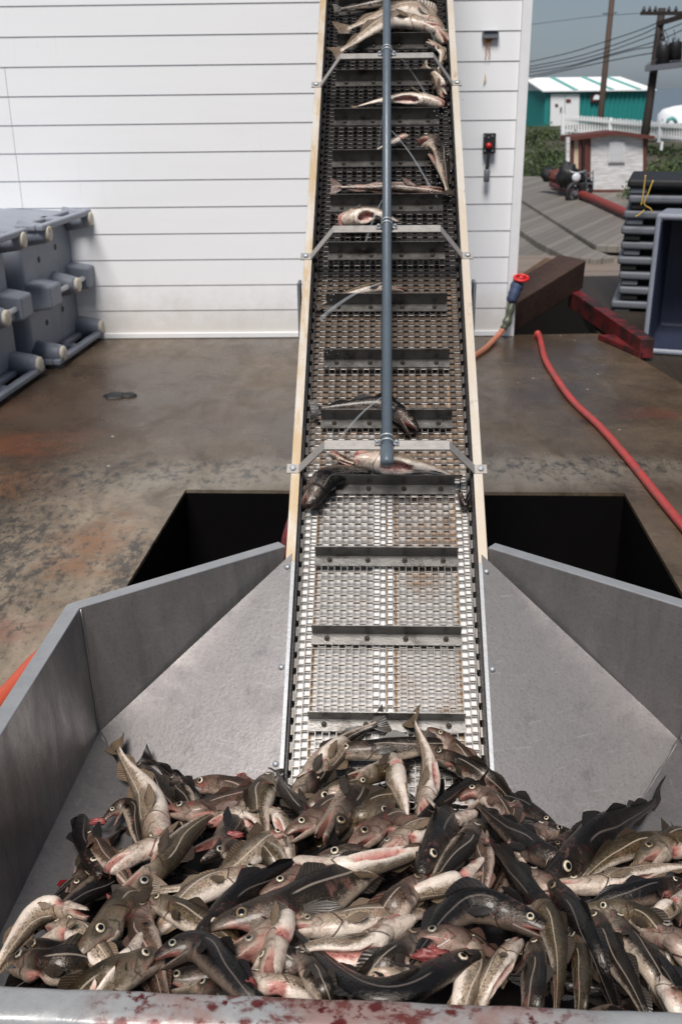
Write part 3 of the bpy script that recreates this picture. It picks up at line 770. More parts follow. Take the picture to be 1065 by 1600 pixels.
solid('leaning_timber', c1 + Vector((.02, .02, 0)), c2 - (c1 - c2) * .15, .30, .30, (-.3, -.55, 1), M['tar_wood'], 'thick dark tarred timber leaning up behind white wall corner', 'timber', .012)
solid('loose_plank', at_y(862, 408, 10.9), at_y(806, 447, 10.2), .16, .05, (-.2, -.6, 1), M['brown_wood'], 'lighter brown plank lying on back of dark timber', 'plank')
mb = MB()
for x in (-.3, .6, 1.5, 2.4): mb.box(Vector((TR + x + WP.x + .2, 9.75 + .25 * abs(x), -1.4)), (.36, .3, 2.0))
tag(obj('pile_row', mb, M['tar_wood']), 'row of dark timber piles under the concrete floor edge', 'piles')

# grey tub lying on its side, mouth to the camera
def open_tub(px, py):
    p = at_z(px, py, -.03); x = Vector((.945, -.33, 0)).normalized(); y = Z.cross(x); w, h, d = 1.25, 1.17, .8
    t = thing('fish_tub', p + x * w / 2 + y * d / 2, 'grey tub on its side with dark open mouth facing camera, right edge', 'fish tub', 'grey tubs tipped on their sides')
    def Q(a, b, c): return p + x * a + y * b + Z * c
    out = [(0, 0), (w, 0), (w, h), (0, h)]; k = .055
    inn = [(k, k), (w - k, k), (w - k, h - k), (k, h - k)]
    vs = [Q(a, 0, c) for a, c in out] + [Q(a + (.04 if a < .5 else -.04), d, c + (.04 if c < .5 else -.04)) for a, c in out] + [Q(a, 0, c) for a, c in inn] + [Q(a + (.05 if a < .5 else -.05), d - .07, c + (.05 if c < .5 else -.05)) for a, c in inn]
    m = MB(); fs = []; mats = []
    for i in range(4):
        j = (i + 1) % 4
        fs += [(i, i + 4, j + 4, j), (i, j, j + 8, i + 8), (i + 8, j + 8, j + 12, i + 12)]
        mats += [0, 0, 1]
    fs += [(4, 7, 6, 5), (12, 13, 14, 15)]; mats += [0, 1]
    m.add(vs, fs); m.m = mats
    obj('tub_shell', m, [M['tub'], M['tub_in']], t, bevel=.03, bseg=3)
    return t
open_tub(1001, 553)
# stacked lids
rg = random.Random(8)
base = at_z(958, 486, -.03); zs = [.03 + .148 * i for i in range(10)]
words = ['lowest', 'second lowest', 'third', 'fourth', 'fifth', 'sixth', 'seventh', 'eighth', 'ninth']
ox = [-.02, .02, .0, -.01, .02, .0, .015, .05, .03, .11]
for i in range(9):
    z = zs[i]; p = base + Vector((ox[i] + rg.uniform(-.015, .015) + (.0), rg.uniform(-.02, .02) + .0, z)); xr = Vector((.955, -.30 + rg.uniform(-.025, .025), 0)).normalized(); yr = Z.cross(xr)
    lab = ('black' if i == 8 else 'grey') + ' plastic tub lid in the stack by the deck, ' + ('topmost of the stack' if i == 8 else words[i] + ' from the bottom' if i > 0 else 'lowest of the stack')
    t = thing('tub_lid', p, lab, 'tub lid', 'tub lids in a stack')
    m = MB(); m.slab([p + xr * a + yr * b for a, b in ((0, 0), (1.25, 0), (1.25, 1.1), (0, 1.1))], Z * .075)
    obj('lid_plate', m, M['black'] if i == 8 else M['lid'], t, bevel=.025, bseg=3)
    m = MB()
    for a in (.03, .55, 1.05):
        for b in (0.03, .9):
            m = MB(); m.slab([p + xr * (a + u) + yr * (b + v) + Z * -.001 for u, v in ((0, 0), (.16, 0), (.16, .16), (0, .16))], Z * -.06)
            obj('lid_foot', m, M['black'] if i % 2 else M['lid'], t, bevel=.012)
    m = MB(); m.slab([p + xr * a + yr * b - Z * .062 for a, b in ((.06, .06), (1.2, .06), (1.2, 1.0), (.06, 1.0))], Z * -.006)
    obj('lid_seal', m, M['black'], t)
tp = base + Vector((.36, -.03, 0))
for k, (pts, lab) in enumerate(([((1008, 273), (1006, 290), (1003, 312), (1001, 320)), 'yellow rope strand hanging straight down over the stacked lids'],
                                [((1020, 281), (1012, 302), (1006, 318), (1016, 326), (1018, 332)), 'kinked yellow rope strand hooked on the stacked lids'],
                                [((1006, 328), (998, 335), (992, 338)), 'short yellow rope end lying on edge of a stacked lid'])):
    tag(obj('yellow_rope', MB().tube(curve([at_y(x, y, base.y - .16) for x, y in pts], 6), .0065, 6), M['yellow'], None, True), lab, 'rope', 'yellow rope strands on the lids')

for (px, py, r_, lab) in ((180, 617, .075, 'larger dark wet rag scrap flat on the concrete left of conveyor'), (200, 616, .055, 'smaller dark wet rag scrap right beside the larger one on concrete')):
    c = at_z(px, py, .012); m = MB(); nn_ = 26; vs = []
    for k_, (f_, z_) in enumerate(((1, -.01), (.85, .005), (.45, .010))):
        for i in range(nn_):
            q_ = 2 * math.pi * i / nn_; rr_ = r_ * f_ * (1 + .4 * mnoise.noise(Vector((math.cos(q_) * 1.6, math.sin(q_) * 1.6, px))))
            vs.append(c + Vector((rr_ * math.cos(q_) * 1.15, rr_ * math.sin(q_) * 1.0, z_)))
    m.add(vs, [(k_ * nn_ + i, k_ * nn_ + (i + 1) % nn_, (k_ + 1) * nn_ + (i + 1) % nn_, (k_ + 1) * nn_ + i) for k_ in range(2) for i in range(nn_)] + [tuple(range(2 * nn_, 3 * nn_))])
    tag(obj('rag_scrap', m, M['black'], None, True), lab, 'rag', 'dark rag scraps on the floor')
# ------------------------------------------------------------------ wharf beyond
WZ = -1.2
def wp(px, py, z=WZ): return at_z(px, py, z)
mb = MB(); q = [wp(700, 402), wp(1150, 402), wp(1250, 300), wp(980, 283), wp(900, 268), wp(780, 262)]
mb.slab(q, Z * -.2); struct('wharf_deck', mb, M['deck'])
mb = MB(); mb.slab([wp(690, 436), wp(1150, 436), wp(1140, 404, WZ + .03), wp(700, 396, WZ + .03)], Z * -.25); struct('wharf_apron', mb, M['deck_front'])
yk = wp(800, 436).y; mb = MB().slab([Vector((2, yk + .12, WZ - .26)), Vector((14, yk + .12, WZ - .26)), Vector((14, yk + .12, -2.7)), Vector((2, yk + .12, -2.7))], (0, .3, 0))
struct('wharf_face', mb, M['tar_wood'])
def panel(pts, z, lab):
    return tag(obj('ramp_panel', MB().slab([wp(x, y, z) for x, y in pts], Z * -.16), M['deck'], None, bevel=.02), lab, 'ramp panel', 'wooden ramp panels on the wharf')
panel([(780, 275), (888, 275), (1000, 345), (1000, 384), (930, 382), (868, 345), (812, 310), (780, 300)], WZ + .22, 'wide grey plank ramp panel reaching up to the motorbike')
panel([(770, 312), (812, 314), (868, 350), (925, 388), (960, 401), (930, 404), (880, 398), (840, 378), (770, 330)], WZ + .14, 'narrower plank ramp panel below the wide grey one')

# red pipe along the wharf
pz = WZ + .25
tag(obj('wharf_pipe', MB().tube([at_z(x, y, pz + .12) for x, y in ((862, 287), (885, 295), (930, 311), (975, 331), (1010, 346))], .11, 12), M['red_pipe'], None, True), 'thick red pipe lying along wharf beside the motorbike', 'pipe')

# ------------------------------------------------------------------ small white shed
sb = at_z(924, 300, WZ); D = sb.y
def S(px, py, dy=0.): return at_y(px, py, D + dy)
fl, frr = S(921, 300), S(1006, 300)
sx = (frr - fl); wv = sx.length; sx.normalize()
def SQ(px, py): return S(px, py)
shd = thing('small_shed', fl + sx * wv / 2, 'small white shed with red-brown roof and porch on the wharf', 'shed')
eL, pk, eR = S(921, 213), S(966, 207), S(1010, 216); bk = Vector((-.2, 1.3, 0))
m = MB(); m.slab([S(921, 300), S(1006, 300), S(1008, 216), S(966, 209), S(921, 214)], bk); obj('shed_wall', m, M['shed'], shd)
m = MB()
for a, b in ((S(893, 213, -.25), S(966, 204, -.25)), (S(966, 204, -.25), S(1023, 212, -.25))):
    m.slab([a, b, b - Z * .12, a - Z * .12], bk * .8)
obj('shed_roof', m, M['trim_red'], shd)
m = MB()
for x0, x1 in ((918, 922), (1004.5, 1009)): m.slab([S(x0, 299, -.05), S(x1, 299, -.05), S(x1 + .8, 216, -.05), S(x0 + .5, 214, -.05)], (0, .12, 0))
m.slab([S(918, 302, -.07), S(1008, 302, -.07), S(1008, 296, -.07), S(918, 296, -.07)], (0, .06, 0))
obj('shed_trim', m, M['trim_red'], shd)
m = MB(); m.slab([S(950, 254, -.06), S(976, 254, -.06), S(977, 220, -.06), S(951, 220, -.06)], (0, .04, 0)); wf = obj('shutter_frame', m, M['shed'], shd)
m = MB()
for i in range(12): y0 = 223 + i * 2.5; m.slab([S(953, y0 + 1.9, -.075), S(974, y0 + 1.9, -.075), S(974, y0, -.085), S(953, y0, -.085)], (0, .012, 0))
obj('shutter', m, M['roof_white'], wf)
for x0, x1 in ((884, 889.5), (891, 895), (904, 908), (913, 918)):
    m = MB(); m.slab([S(x0, 270, -.1), S(x1, 270, -.1), S(x1 + .5, 214, -.1), S(x0 + .5, 214, -.1)], (0, .14, 0)); obj('porch_post', m, M['trim_red'] if x0 in (891, 904, 913) else M['shed'], shd)
m = MB(); m.slab([S(884, 272, .6), S(920, 280, .6), S(920, 214, .6), S(884, 214, .6)], (0, .1, 0)); obj('porch_back', m, M['black'], shd)
m = MB(); m.slab([S(896, 262, -.02), S(905, 264, -.02), S(906, 216, -.02), S(897, 216, -.02)], (0, .05, 0)); obj('porch_panel', m, M['rust_pale'], shd)

# ------------------------------------------------------------------ motorbike and dark bundles
Dm = at_z(905, 312, WZ + .2).y
def B_(px, py, dy=0.): return at_y(px, py, Dm + dy)
mo = thing('motorbike', B_(902, 312), 'dark motorbike with round headlight parked before white shed', 'motorbike')
def wheel(c, r, name):
    m = MB(); fx = Vector((1, .45, 0)).normalized()
    m.tube([c + (fx * math.cos(q) + Z * math.sin(q)) * r for q in [i * math.pi / 10 for i in range(21)]], .075, 8)
    w = obj(name, m, M['black'], mo, True); m = MB(); ax = fx.cross(Z)
    for i in range(5): q = i * math.pi / 5; d = fx * math.cos(q) + Z * math.sin(q); m.bar(c - d * r, c + d * r, .02, .02, ax)
    m.cyl(c - ax * .08, c + ax * .08, .07, 10); obj('hub', m, M['steel_grey'], w); return w
wheel(B_(897, 301, -.2), .26, 'wheel'); wheel(B_(912, 294, .75), .26, 'wheel')
obj('bike_frame', MB().tube([B_(897, 300, -.2), B_(900, 276, 0), B_(909, 283, .5), B_(912, 294, .75), B_(904, 296, .3), B_(900, 280, 0)], .05, 8), M['black_metal'], mo, True)
obj('fuel_tank', MB().tube([B_(900, 275, 0), B_(902, 274, .1), B_(906, 277, .4), B_(909, 280, .6)], [.06, .16, .15, .06], 12), M['black_metal'], mo, True)
obj('bike_seat', MB().tube([B_(906, 276, .45), B_(909, 277, .6), B_(914, 279, 1.0)], [.06, .12, .08], 10), M['black'], mo, True)
obj('engine', MB().box(B_(904, 293, .3), (.35, .4, .35)), M['black_metal'], mo, bevel=.05)
c = B_(900, 277, -.25); obj('headlight', MB().tube([c + Vector((0, .12, 0)), c, c + Vector((0, -.03, 0))], [.08, .13, .07], 14), M['glassy'], mo, True)
obj('handlebar', MB().tube([B_(889, 266, -.05), B_(894, 269, -.1), B_(902, 270, -.1), B_(910, 268, -.05), B_(914, 266, .1)], .025, 8), M['clamp'], mo, True)
obj('fender', MB().bar(B_(895, 289, -.25), B_(900, 289, -.1), .14, .05), M['glassy'], mo, bevel=.02)
m = MB()
for y in (270, 278, 286): m.bar(B_(914, y, .6), B_(927, y, .6), .03, .03)
for x in (915, 926): m.bar(B_(x, 266, .6), B_(x, 292, .6), .03, .03)
obj('carrier_rack', m, M['steel_grey'], mo)
def lump(name, c, r, seed, mat, label, cat, grp=None, amp=1.):
    m = MB(); n1, n2 = 16, 10; vs = []
    for j in range(n2 + 1):
        for i in range(n1):
            th = math.pi * j / n2; ph = 2 * math.pi * i / n1; d = Vector((math.sin(th) * math.cos(ph), math.sin(th) * math.sin(ph), math.cos(th)))
            k = 1 + .45 * amp * mnoise.noise(d * 2.2 + Vector((seed, 0, 0))) + .2 * amp * mnoise.noise(d * 5 + Vector((seed, 3, 0)))
            vs.append(c + Vector((d.x * r[0], d.y * r[1], d.z * r[2])) * k)
    m.add(vs, [(j * n1 + i, (j + 1) * n1 + i, (j + 1) * n1 + (i + 1) % n1, j * n1 + (i + 1) % n1) for j in range(n2) for i in range(n1)])
    return tag(obj(name, m, mat, None, True), label, cat, grp)
lump('tarp_bundle', at_y(856, 272, Dm + 2), (.22, .3, .22), 1, M['black'], 'small dark bundle on the wharf farthest left of the motorbike', 'bundle', 'dark bundles by the motorbike')
lump('tarp_bundle', at_y(869, 276, Dm + 1.6), (.24, .3, .2), 5, M['trim_red'], 'low reddish dark bundle between two black bundles', 'bundle', 'dark bundles by the motorbike')
lump('tarp_bundle', at_y(886, 274, Dm + .9), (.30, .3, .36), 9, M['black'], 'tall black bundle directly beside the motorbike', 'bundle', 'dark bundles by the motorbike')

# ------------------------------------------------------------------ teal sheet-metal building
Dt = 74.0
def T_(px, py, dy=0.): return at_y(px, py, Dt + dy)
tb = thing('teal_building', T_(930, 205), 'teal sheet-metal building with white roof beyond the fence', 'building')
L0, L1 = T_(849, 199), T_(1010, 199); lx = (L1 - L0).normalized(); TW = (L1 - L0).length; zb = -1.2; ze = T_(850, 141).z; zr = T_(850, 122).z
bkv = Vector((-1.6, 6.0, 0)); m = MB()
n = 90; pts = []
for i in range(n + 1):
    o_ = .04 * (1 if (i // 2) % 2 else -1); pts.append(L0 + lx * TW * i / n + Vector((0, -o_, 0)))
for a, b in zip(pts[:-1], pts[1:]):
    m.poly([Vector((a.x, a.y, zb)), Vector((b.x, b.y, zb)), Vector((b.x, b.y, ze)), Vector((a.x, a.y, ze))])
g0, g1 = Vector((L0.x, L0.y, 0)), Vector((L0.x, L0.y, 0)) + bkv; gm = (g0 + g1) / 2
m.slab([g0 + Z * zb, g1 + Z * zb, g1 + Z * ze, g0 + Z * ze], lx * .15)
r1 = Vector((L1.x, L1.y, 0)); m.slab([r1 + Z * zb, r1 + bkv + Z * zb, r1 + bkv + Z * ze, r1 + Z * ze], -lx * .15)
obj('wall', m, M['teal'], tb)
m = MB(); m.slab([g0 + Z * ze - lx * .03, g1 + Z * ze - lx * .03, gm + Z * zr - lx * .03], lx * .1); obj('gable', m, M['roof_white'], tb)
ov = Vector((0, -.35, 0)); m = MB()
ra, rb_ = g0 + ov + Z * (ze - .08) - lx * .3, r1 + ov + Z * (ze - .08) + lx * .3
rc, rd = r1 + bkv / 2 + Z * zr + lx * .3 - lx * .9, gm + Z * zr - lx * .3
m.slab([ra, rb_, rc, rd], Z * .08); m.slab([rd + Z * .001, rc + Z * .001, r1 + bkv + Z * (ze - .05), g1 + Z * (ze - .05)], Z * .08)
rf = obj('roof', m, M['roof_white'], tb)
m = MB()
for f in (.27, .59, .83):
    a, b = ra + (rb_ - ra) * f, rd + (rc - rd) * f; w_ = lx * .32
    m.slab([a + Z * .083, a + w_ + Z * .083, b + w_ + Z * .083, b + Z * .083], Z * .04)
obj('roof_strip', m, M['roof_green'], rf)
m = MB(); m.slab([T_(859, 201, -.1), T_(904, 201, -.1), T_(905, 146, -.1), T_(860, 146, -.1)], (0, .05, 0)); dr = obj('double_door', m, M['white_paint'], tb)
m = MB(); m.slab([T_(881.7, 200, -.13), T_(882.3, 200, -.13), T_(882.8, 147, -.13), T_(882.2, 147, -.13)], (0, .02, 0)); m.box(T_(876, 170, -.16), (.12, .06, .25)); obj('door_gap', m, M['steel_grey'], dr)
m = MB()
for x0, y0, x1, y1 in ((884, 154.5, 888, 159.5), (888.3, 154.5, 891.5, 159.5), (867, 162, 871.5, 166)): m.slab([T_(x0, y1, -.14), T_(x1, y1, -.14), T_(x1, y0, -.14), T_(x0, y0, -.14)], (0, .03, 0))
obj('door_sign', m, M['red_paint'], dr)
m = MB(); m.slab([T_(922, 158.5, -.2), T_(939, 158.5, -.2), T_(939, 145, -.2), T_(922, 145, -.2)], (0, .05, 0)); sg_ = obj('wall_sign', m, M['red_paint'], tb)
m = MB(); m.slab([T_(926, 155, -.23), T_(937, 155, -.23), T_(936, 149, -.23), T_(932, 147, -.23), T_(928, 149, -.23)], (0, .02, 0)); obj('sign_emblem', m, M['roof_white'], sg_)

# ------------------------------------------------------------------ picket fence
Df = 57.0
def P_(px, py, dy=0.): return at_y(px, py, Df + dy)
pf = thing('picket_fence', P_(975, 205), 'long white picket fence between the shed and teal building', 'fence')
m = MB(); n = 50; rg = random.Random(5)
for i in range(n):
    f = i / (n - 1); px = 877 + f * 215; yt = 179 + f * 17 + rg.uniform(-.5, .5); yb = 214 + f * 8; dy = -6 * f
    a, b = P_(px, yb, dy), P_(px + .4, yt, dy); w_ = Vector((.048, 0, 0))
    m.slab([a - w_, a + w_, b + w_, b + Z * .06, b - w_], (0, .03, 0))
obj('picket', m, M['white_paint'], pf)
for o_ in (5, 24):
    m = MB(); m.bar(P_(877, 179 + o_, .06), P_(1092, 196 + o_ * .9, -5.94), .04, .12); obj('fence_rail', m, M['white_paint'], pf)
for px, f in ((879, 0), (952, .35), (1030, .71)):
    m = MB(); m.box((P_(px, 215 + f * 8, -6 * f - .05) + P_(px, 178 + f * 17, -6 * f - .05)) / 2, (.16, .14, (P_(px, 178 + f * 17).z - P_(px, 215 + f * 8).z))); obj('fence_post', m, M['roof_white'], pf)
st_ = thing('marker_stake', P_(1033, 233, -12), 'short white stake standing in the grass below the fence', 'stake')
obj('stake', MB().slab([P_(1031, 234, -12), P_(1034.5, 234, -12), P_(1036, 221, -12), P_(1033, 220, -12)], (0, .1, 0)), M['white_paint'], st_)

# ------------------------------------------------------------------ fuel tank, poles, wires
ft = thing('storage_tank', at_y(1060, 190, 95), 'white domed storage tank at the right edge beyond the fence', 'tank')
c = at_y(1072, 200, 95); rr = 2.6
m = MB(); m.tube([c + Z * -2, c + Z * 1.15, c + Z * 1.6, c + Z * 1.85, c + Z * 2.0], [rr, rr, rr * .85, rr * .5, .1], 28); obj('tank_shell', m, M['roof_white'], ft, True)
m = MB(); m.tube([at_y(1042, 193, 92), at_y(1044, 186, 92), at_y(1049, 184, 92), at_y(1053, 186, 92), at_y(1056, 192, 92)], .16, 8); obj('tank_pipe', m, M['roof_green'], ft, True)
Dp = 62.0
def pole_at(px0, py0, px1, py1, dist, r0, r1):
    a, b = at_y(px0, py0, dist), at_y(px1, py1, dist); return a, b
a = at_y(938, 178, Dp); b = at_y(958.5, -30, Dp); a2 = Vector((a.x - (b.x - a.x) * .1, a.y, -.6))
pt = thing('utility_pole', a2, 'bare brown pole standing in front of the teal building', 'pole', 'utility poles')
obj('pole_shaft', MB().tube([a2, a, b], [.19, .18, .15], 12), M['pole'], pt, True)
pin = at_y(954.5, 21, Dp); obj('pole_pin', MB().bar(pin - Vector((.5, 0, 0)), pin + Vector((.3, 0, .05)), .05, .05), M['wire_dark'], pt)
Du = 50.0
def U_(px, py, dy=0.): return at_y(px, py, Du + dy)
a = U_(1011, 184); b = U_(1034, 12); a2 = Vector((a.x - .12, a.y, -1.0))
up = thing('utility_pole', a2, 'dark utility pole with crossarms and two transformers at right edge', 'pole', 'utility poles')
obj('pole_shaft', MB().tube([a2, a, b], [.22, .2, .17], 12), M['pole_dark'], up, True)
arm = obj('crossarm', MB().bar(U_(1001, 20), U_(1072, 20, -2), .12, .16), M['pole_dark'], up, bevel=.01)
arm2 = obj('crossarm', MB().bar(U_(1026, 37), U_(1075, 22, -1.5), .14, .2), M['pole_dark'], up, bevel=.01)
m = MB()
for x in (1005, 1014, 1023, 1044, 1055): p = U_(x, 19); m.tube([p, p + Z * .12, p + Z * .2, p + Z * .26], [.05, .09, .05, .03], 8); obj('insulator', m, M['transformer'], arm); m = MB()
for x, y in ((1034, 52), (1035, 58), (1036, 64)): p = U_(x, y, -.2); m.tube([p, p + Z * .1, p + Z * .15], [.1, .06, .02], 8); obj('insulator', m, M['transformer'], arm); m = MB()
obj('platform_beam', MB().bar(U_(1009, 107, -.3), U_(1085, 98, -1.5), .4, .22), M['steel_grey'], up, bevel=.01)
obj('platform_beam', MB().bar(U_(1009, 104, .4), U_(1085, 95, -.8), .1, .22), M['steel_grey'], up, bevel=.01)
for x, y0, y1 in ((1035, 101, 70), (1054, 94, 65)):
    p, q_ = U_(x, y0, -.4), U_(x + 1, y1, -.4); d = q_ - p
    tr = obj('transformer', MB().tube([p, p + d * .02, p + d * .94, p + d, p + d * 1.02], [.2, .30, .30, .26, .1], 16), M['transformer'], up, True)
    m = MB()
    for k in (-.12, .12): t_ = q_ + Vector((k, 0, 0)); m.tube([t_, t_ + Z * .1, t_ + Z * .2], [.04, .06, .02], 8)
    obj('bushing', m, M['steel_grey'], tr)
m = MB()
for pts in (((1034, 40), (1030, 75), (1026, 92), (1012, 98)), ((1037, 45), (1043, 58), (1044, 72)), ((1034, 60), (1033, 80)), ((1052, 45), (1056, 66))):
    m.tube(curve([U_(x, y, -.5) for x, y in pts], 6), .014, 5)
obj('jumper_wire', m, M['wire_dark'], up)
wires = [((1024, 36), (1000, 46), (940, 66), (880, 84), (780, 106), 'topmost of the long sagging wires running left from the utility pole'),
         ((1025, 42), (1000, 54), (940, 76), (880, 93), (780, 112), 'second from top of the sagging wires left of the utility pole'),
         ((1065, 36), (1020, 54), (940, 83), (880, 98), (780, 116), 'third from top of the sagging wires left of the utility pole'),
         ((1066, 46), (1024, 64), (940, 88), (880, 104), (780, 119), 'fourth from top of the sagging wires left of the utility pole'),
         ((1022, 72), (990, 77), (940, 90), (880, 107), (780, 128), 'fifth from top of the sagging wires left of the utility pole'),
         ((1020, 82), (990, 87), (940, 97), (880, 110), (780, 133), 'lowest of the sagging wires running left from the utility pole'),
         ((1003, 20), (970, 22), (930, 25), (880, 31), (780, 44), 'faint high wire running left from top of the bare pole')]
for *pts, lab in wires:
    n = len(pts); tag(obj('overhead_wire', MB().tube(curve([at_y(x, y, Du + i * 2.5) for i, (x, y) in enumerate(pts)], 6), .024 if 'faint' not in lab else .012, 5), M['wire_dark'], None, True), lab, 'wire', 'overhead wires')

# ------------------------------------------------------------------ weeds on the bank
rg = random.Random(11); m = MB()
def tuft(c, r, h, n, lf):
    for i in range(n):
        d = Vector((rg.gauss(0, .45) * r, rg.gauss(0, .45) * r, abs(rg.gauss(0, .5)) * h)); p = c + d
        ax = Vector((rg.uniform(-1, 1), rg.uniform(-1, 1), rg.uniform(.2, 1))).normalized(); sd_ = ax.cross(Vector((rg.uniform(-1, 1), rg.uniform(-1, 1), rg.uniform(-1, 1)))).normalized()
        L = lf * rg.uniform(.6, 1.4); m.poly([p, p + ax * L * .5 + sd_ * L * .22, p + ax * L, p + ax * L * .5 - sd_ * L * .22])
for i in range(330):
    y = rg.uniform(41, 64); px = rg.choice((rg.uniform(806, 895), rg.uniform(1000, 1085)))
    d = ray(px, 250); x = d.x / d.y * y
    if mnoise.noise(Vector((x * .45, y * .22, 7))) < (-.12 if y < 50 else .02): continue
    tuft(Vector((x, y, gz(x, y))), .8, rg.uniform(.1, .6) if mnoise.noise(Vector((x * .5, y * .3, 2))) > -.1 else .08, 46, .17)
for i in range(60):
    px, py = rg.choice(((rg.uniform(980, 1000), rg.uniform(302, 312)), (rg.uniform(822, 845), rg.uniform(274, 282))))
    tuft(wp(px, py), .25, .3, 14, .14)
tag(obj('weeds', m, M['leaf']), 'green weeds and low bushes covering the bank below the fence', 'weeds', None, 'stuff')

# ------------------------------------------------------------------ cod
def m_fish(name, dors, flank, belly, spot, head, smin=.40, blood=.0):
    t = NT(name); rest = t.attr('rest', 'Vector'); dv = t.attr('dv'); u = t.attr('u'); bl = t.attr('blood')
    n1 = t.noise(rest, 14, 5, .65); n2 = t.noise(rest, 60, 5, .7); n3 = t.noise(rest, 230, 3, .6)
    d = t.math('ADD', dv, t.math('MULTIPLY', t.math('SUBTRACT', n1, .5), .28))
    c = t.mx(t.ramp(d, .16, .50), dors, flank); c = t.mx(t.ramp(d, .54, .72), c, belly)
    # mottled spots, fading out on the belly
    sp = t.math('MAXIMUM', t.ramp(t.math('ADD', t.mul(t.voro(rest, 150), .75), t.mul(n2, .55)), smin + .06, smin + .24, 1, 0), t.ramp(t.math('ADD', t.mul(t.voro(rest, 310), .7), t.mul(n1, .6)), smin + .10, smin + .30, .8, 0))
    sp = t.mul(t.mul(sp, t.ramp(d, .58, .80, 1, .12)), t.ramp(u, .17, .26, .15, 1))
    c = t.mx(t.mul(sp, .85), c, spot)
    c = t.mx(t.mul(t.ramp(t.noise(rest, 38, 7, .78, .4), .46, .62, 0, .72), t.ramp(dv, .62, .82, 1, .25)), c, tuple(x * .36 for x in flank))
    c = t.mx(t.ramp(n3, .62, .75, 0, .3), c, tuple(min(1, x * 1.6 + .02) for x in flank))
    # head: smoother, own tint; gill slit
    hm = t.ramp(t.math('ADD', u, t.mul(n1, .05)), .20, .265, 1, 0)
    hc = t.mx(t.ramp(t.math('ADD', dv, t.mul(n2, .25)), .3, .85), head, tuple(.55 * a + .45 * b for a, b in zip(head, belly)))
    hc = t.mx(t.ramp(n2, .44, .62, 0, .65), hc, tuple(x * .38 for x in head))
    hc = t.mx(t.ramp(t.noise(rest, 30, 6, .7), .54, .70, 0, .5), hc, tuple(.5 * a + .5 * b for a, b in zip(belly, (.42, .16, .13))))
    c = t.mx(t.mul(hm, .85), c, hc)
    g = t.math('ABSOLUTE', t.math('SUBTRACT', u, t.math('SUBTRACT', .252, t.math('MULTIPLY', t.math('ABSOLUTE', t.math('SUBTRACT', dv, .58)), .13))))
    g = t.mul(t.ramp(g, .002, .007, 1, 0), t.ramp(dv, .2, .3)); c = t.mx(t.mul(g, .9), c, (.035, .008, .008))
    for off, dep in ((.172, .6), (.132, .35)):             # cheek plate edges and the mouth corner
        g2 = t.math('ABSOLUTE', t.math('SUBTRACT', u, t.math('SUBTRACT', off, t.math('MULTIPLY', t.math('ABSOLUTE', t.math('SUBTRACT', dv, .52)), .16))))
        g2 = t.mul(t.ramp(g2, .002, .008, 1, 0), t.mul(t.ramp(dv, .30, .36), t.ramp(dv, .78, .9, 1, 0))); c = t.mx(t.mul(g2, dep), c, tuple(x * .25 for x in head))
    eyeso = t.math('ADD', t.math('POWER', t.math('MULTIPLY', t.math('SUBTRACT', u, .098), 28.), 2.), t.math('POWER', t.math('MULTIPLY', t.math('SUBTRACT', dv, .315), 7.), 2.))
    c = t.mx(t.ramp(eyeso, .6, 1.6, .75, 0), c, tuple(x * .35 for x in head))
    # lateral line, arched over the pectoral fin
    ll = t.math('ADD', .43, t.math('MULTIPLY', t.ramp(u, .28, .52, 1, 0), -.12))
    la = t.mul(t.ramp(t.math('ABSOLUTE', t.math('SUBTRACT', dv, ll)), .010, .022, 1, 0), t.ramp(u, .25, .28))
    c = t.mx(t.mul(la, .75), c, tuple(min(.8, .5 * x + .5 * y + .05) for x, y in zip(flank, belly)))
    # raw flesh and blood
    rb = t.mx(t.ramp(n2, .32, .54), (.19, .018, .018), (.52, .24, .20)); c = t.mx(bl, c, rb)
    if blood: c = t.mx(t.ramp(t.math('ADD', t.noise(rest, 22, 6, .7), t.ramp(u, .15, .45, .05, -.06)), .60, .72, 0, blood), c, (.20, .035, .03))
    if blood: c = t.mx(t.mul(t.ramp(t.noise(rest, 11, 6, .7, .3), .54, .70, 0, .5), t.ramp(dv, .3, .55)), c, (.42, .18, .145))
    t.bump(t.math('ADD', t.math('ADD', t.mul(n1, 1.2), t.mul(n2, .7)), t.mul(n3, .45)), .6, .006)
    t.b.inputs['Specular Tint'].default_value = (1, .88, .78, 1)
    return t.out(c, t.ramp(n1, .25, .75, .13, .36), spec=.5, coat=.22)
FM = {
 'K': m_fish('black_cod_skin', (.004, .0035, .0035), (.010, .0082, .0076), (.15, .11, .085), (.004, .004, .004), (.013, .010, .008), .34),
 'O': m_fish('olive_cod_skin', (.022, .0155, .008), (.125, .088, .044), (.64, .53, .43), (.018, .013, .008), (.095, .07, .042), .42, .25),
 'P': m_fish('pale_cod_skin', (.075, .055, .038), (.40, .305, .215), (.78, .67, .57), (.045, .032, .022), (.28, .20, .14), .36, .7),
 'R': m_fish('reddish_cod_skin', (.030, .019, .013), (.12, .076, .052), (.55, .42, .34), (.02, .013, .009), (.115, .064, .044), .38, .75),
 'D': m_fish('dark_brown_cod_skin', (.006, .0045, .0034), (.030, .0205, .013), (.45, .36, .28), (.009, .007, .005), (.040, .028, .019), .42, .2),
}
def m_fin(name, a, b):
    t = NT(name); f = t.attr('ray'); v = t.attr('rest', 'Vector')
    w = t.math('SINE', t.math('MULTIPLY', f, 95.)); c = t.mx(t.ramp(w, -1.2, 1.6), a, b)
    c = t.mx(t.ramp(t.noise(v, 40, 5, .7), .45, .7, 0, .6), c, tuple(x * .45 for x in a))
    t.bump(w, .25, .002)
    return t.out(c, .35, spec=.5)
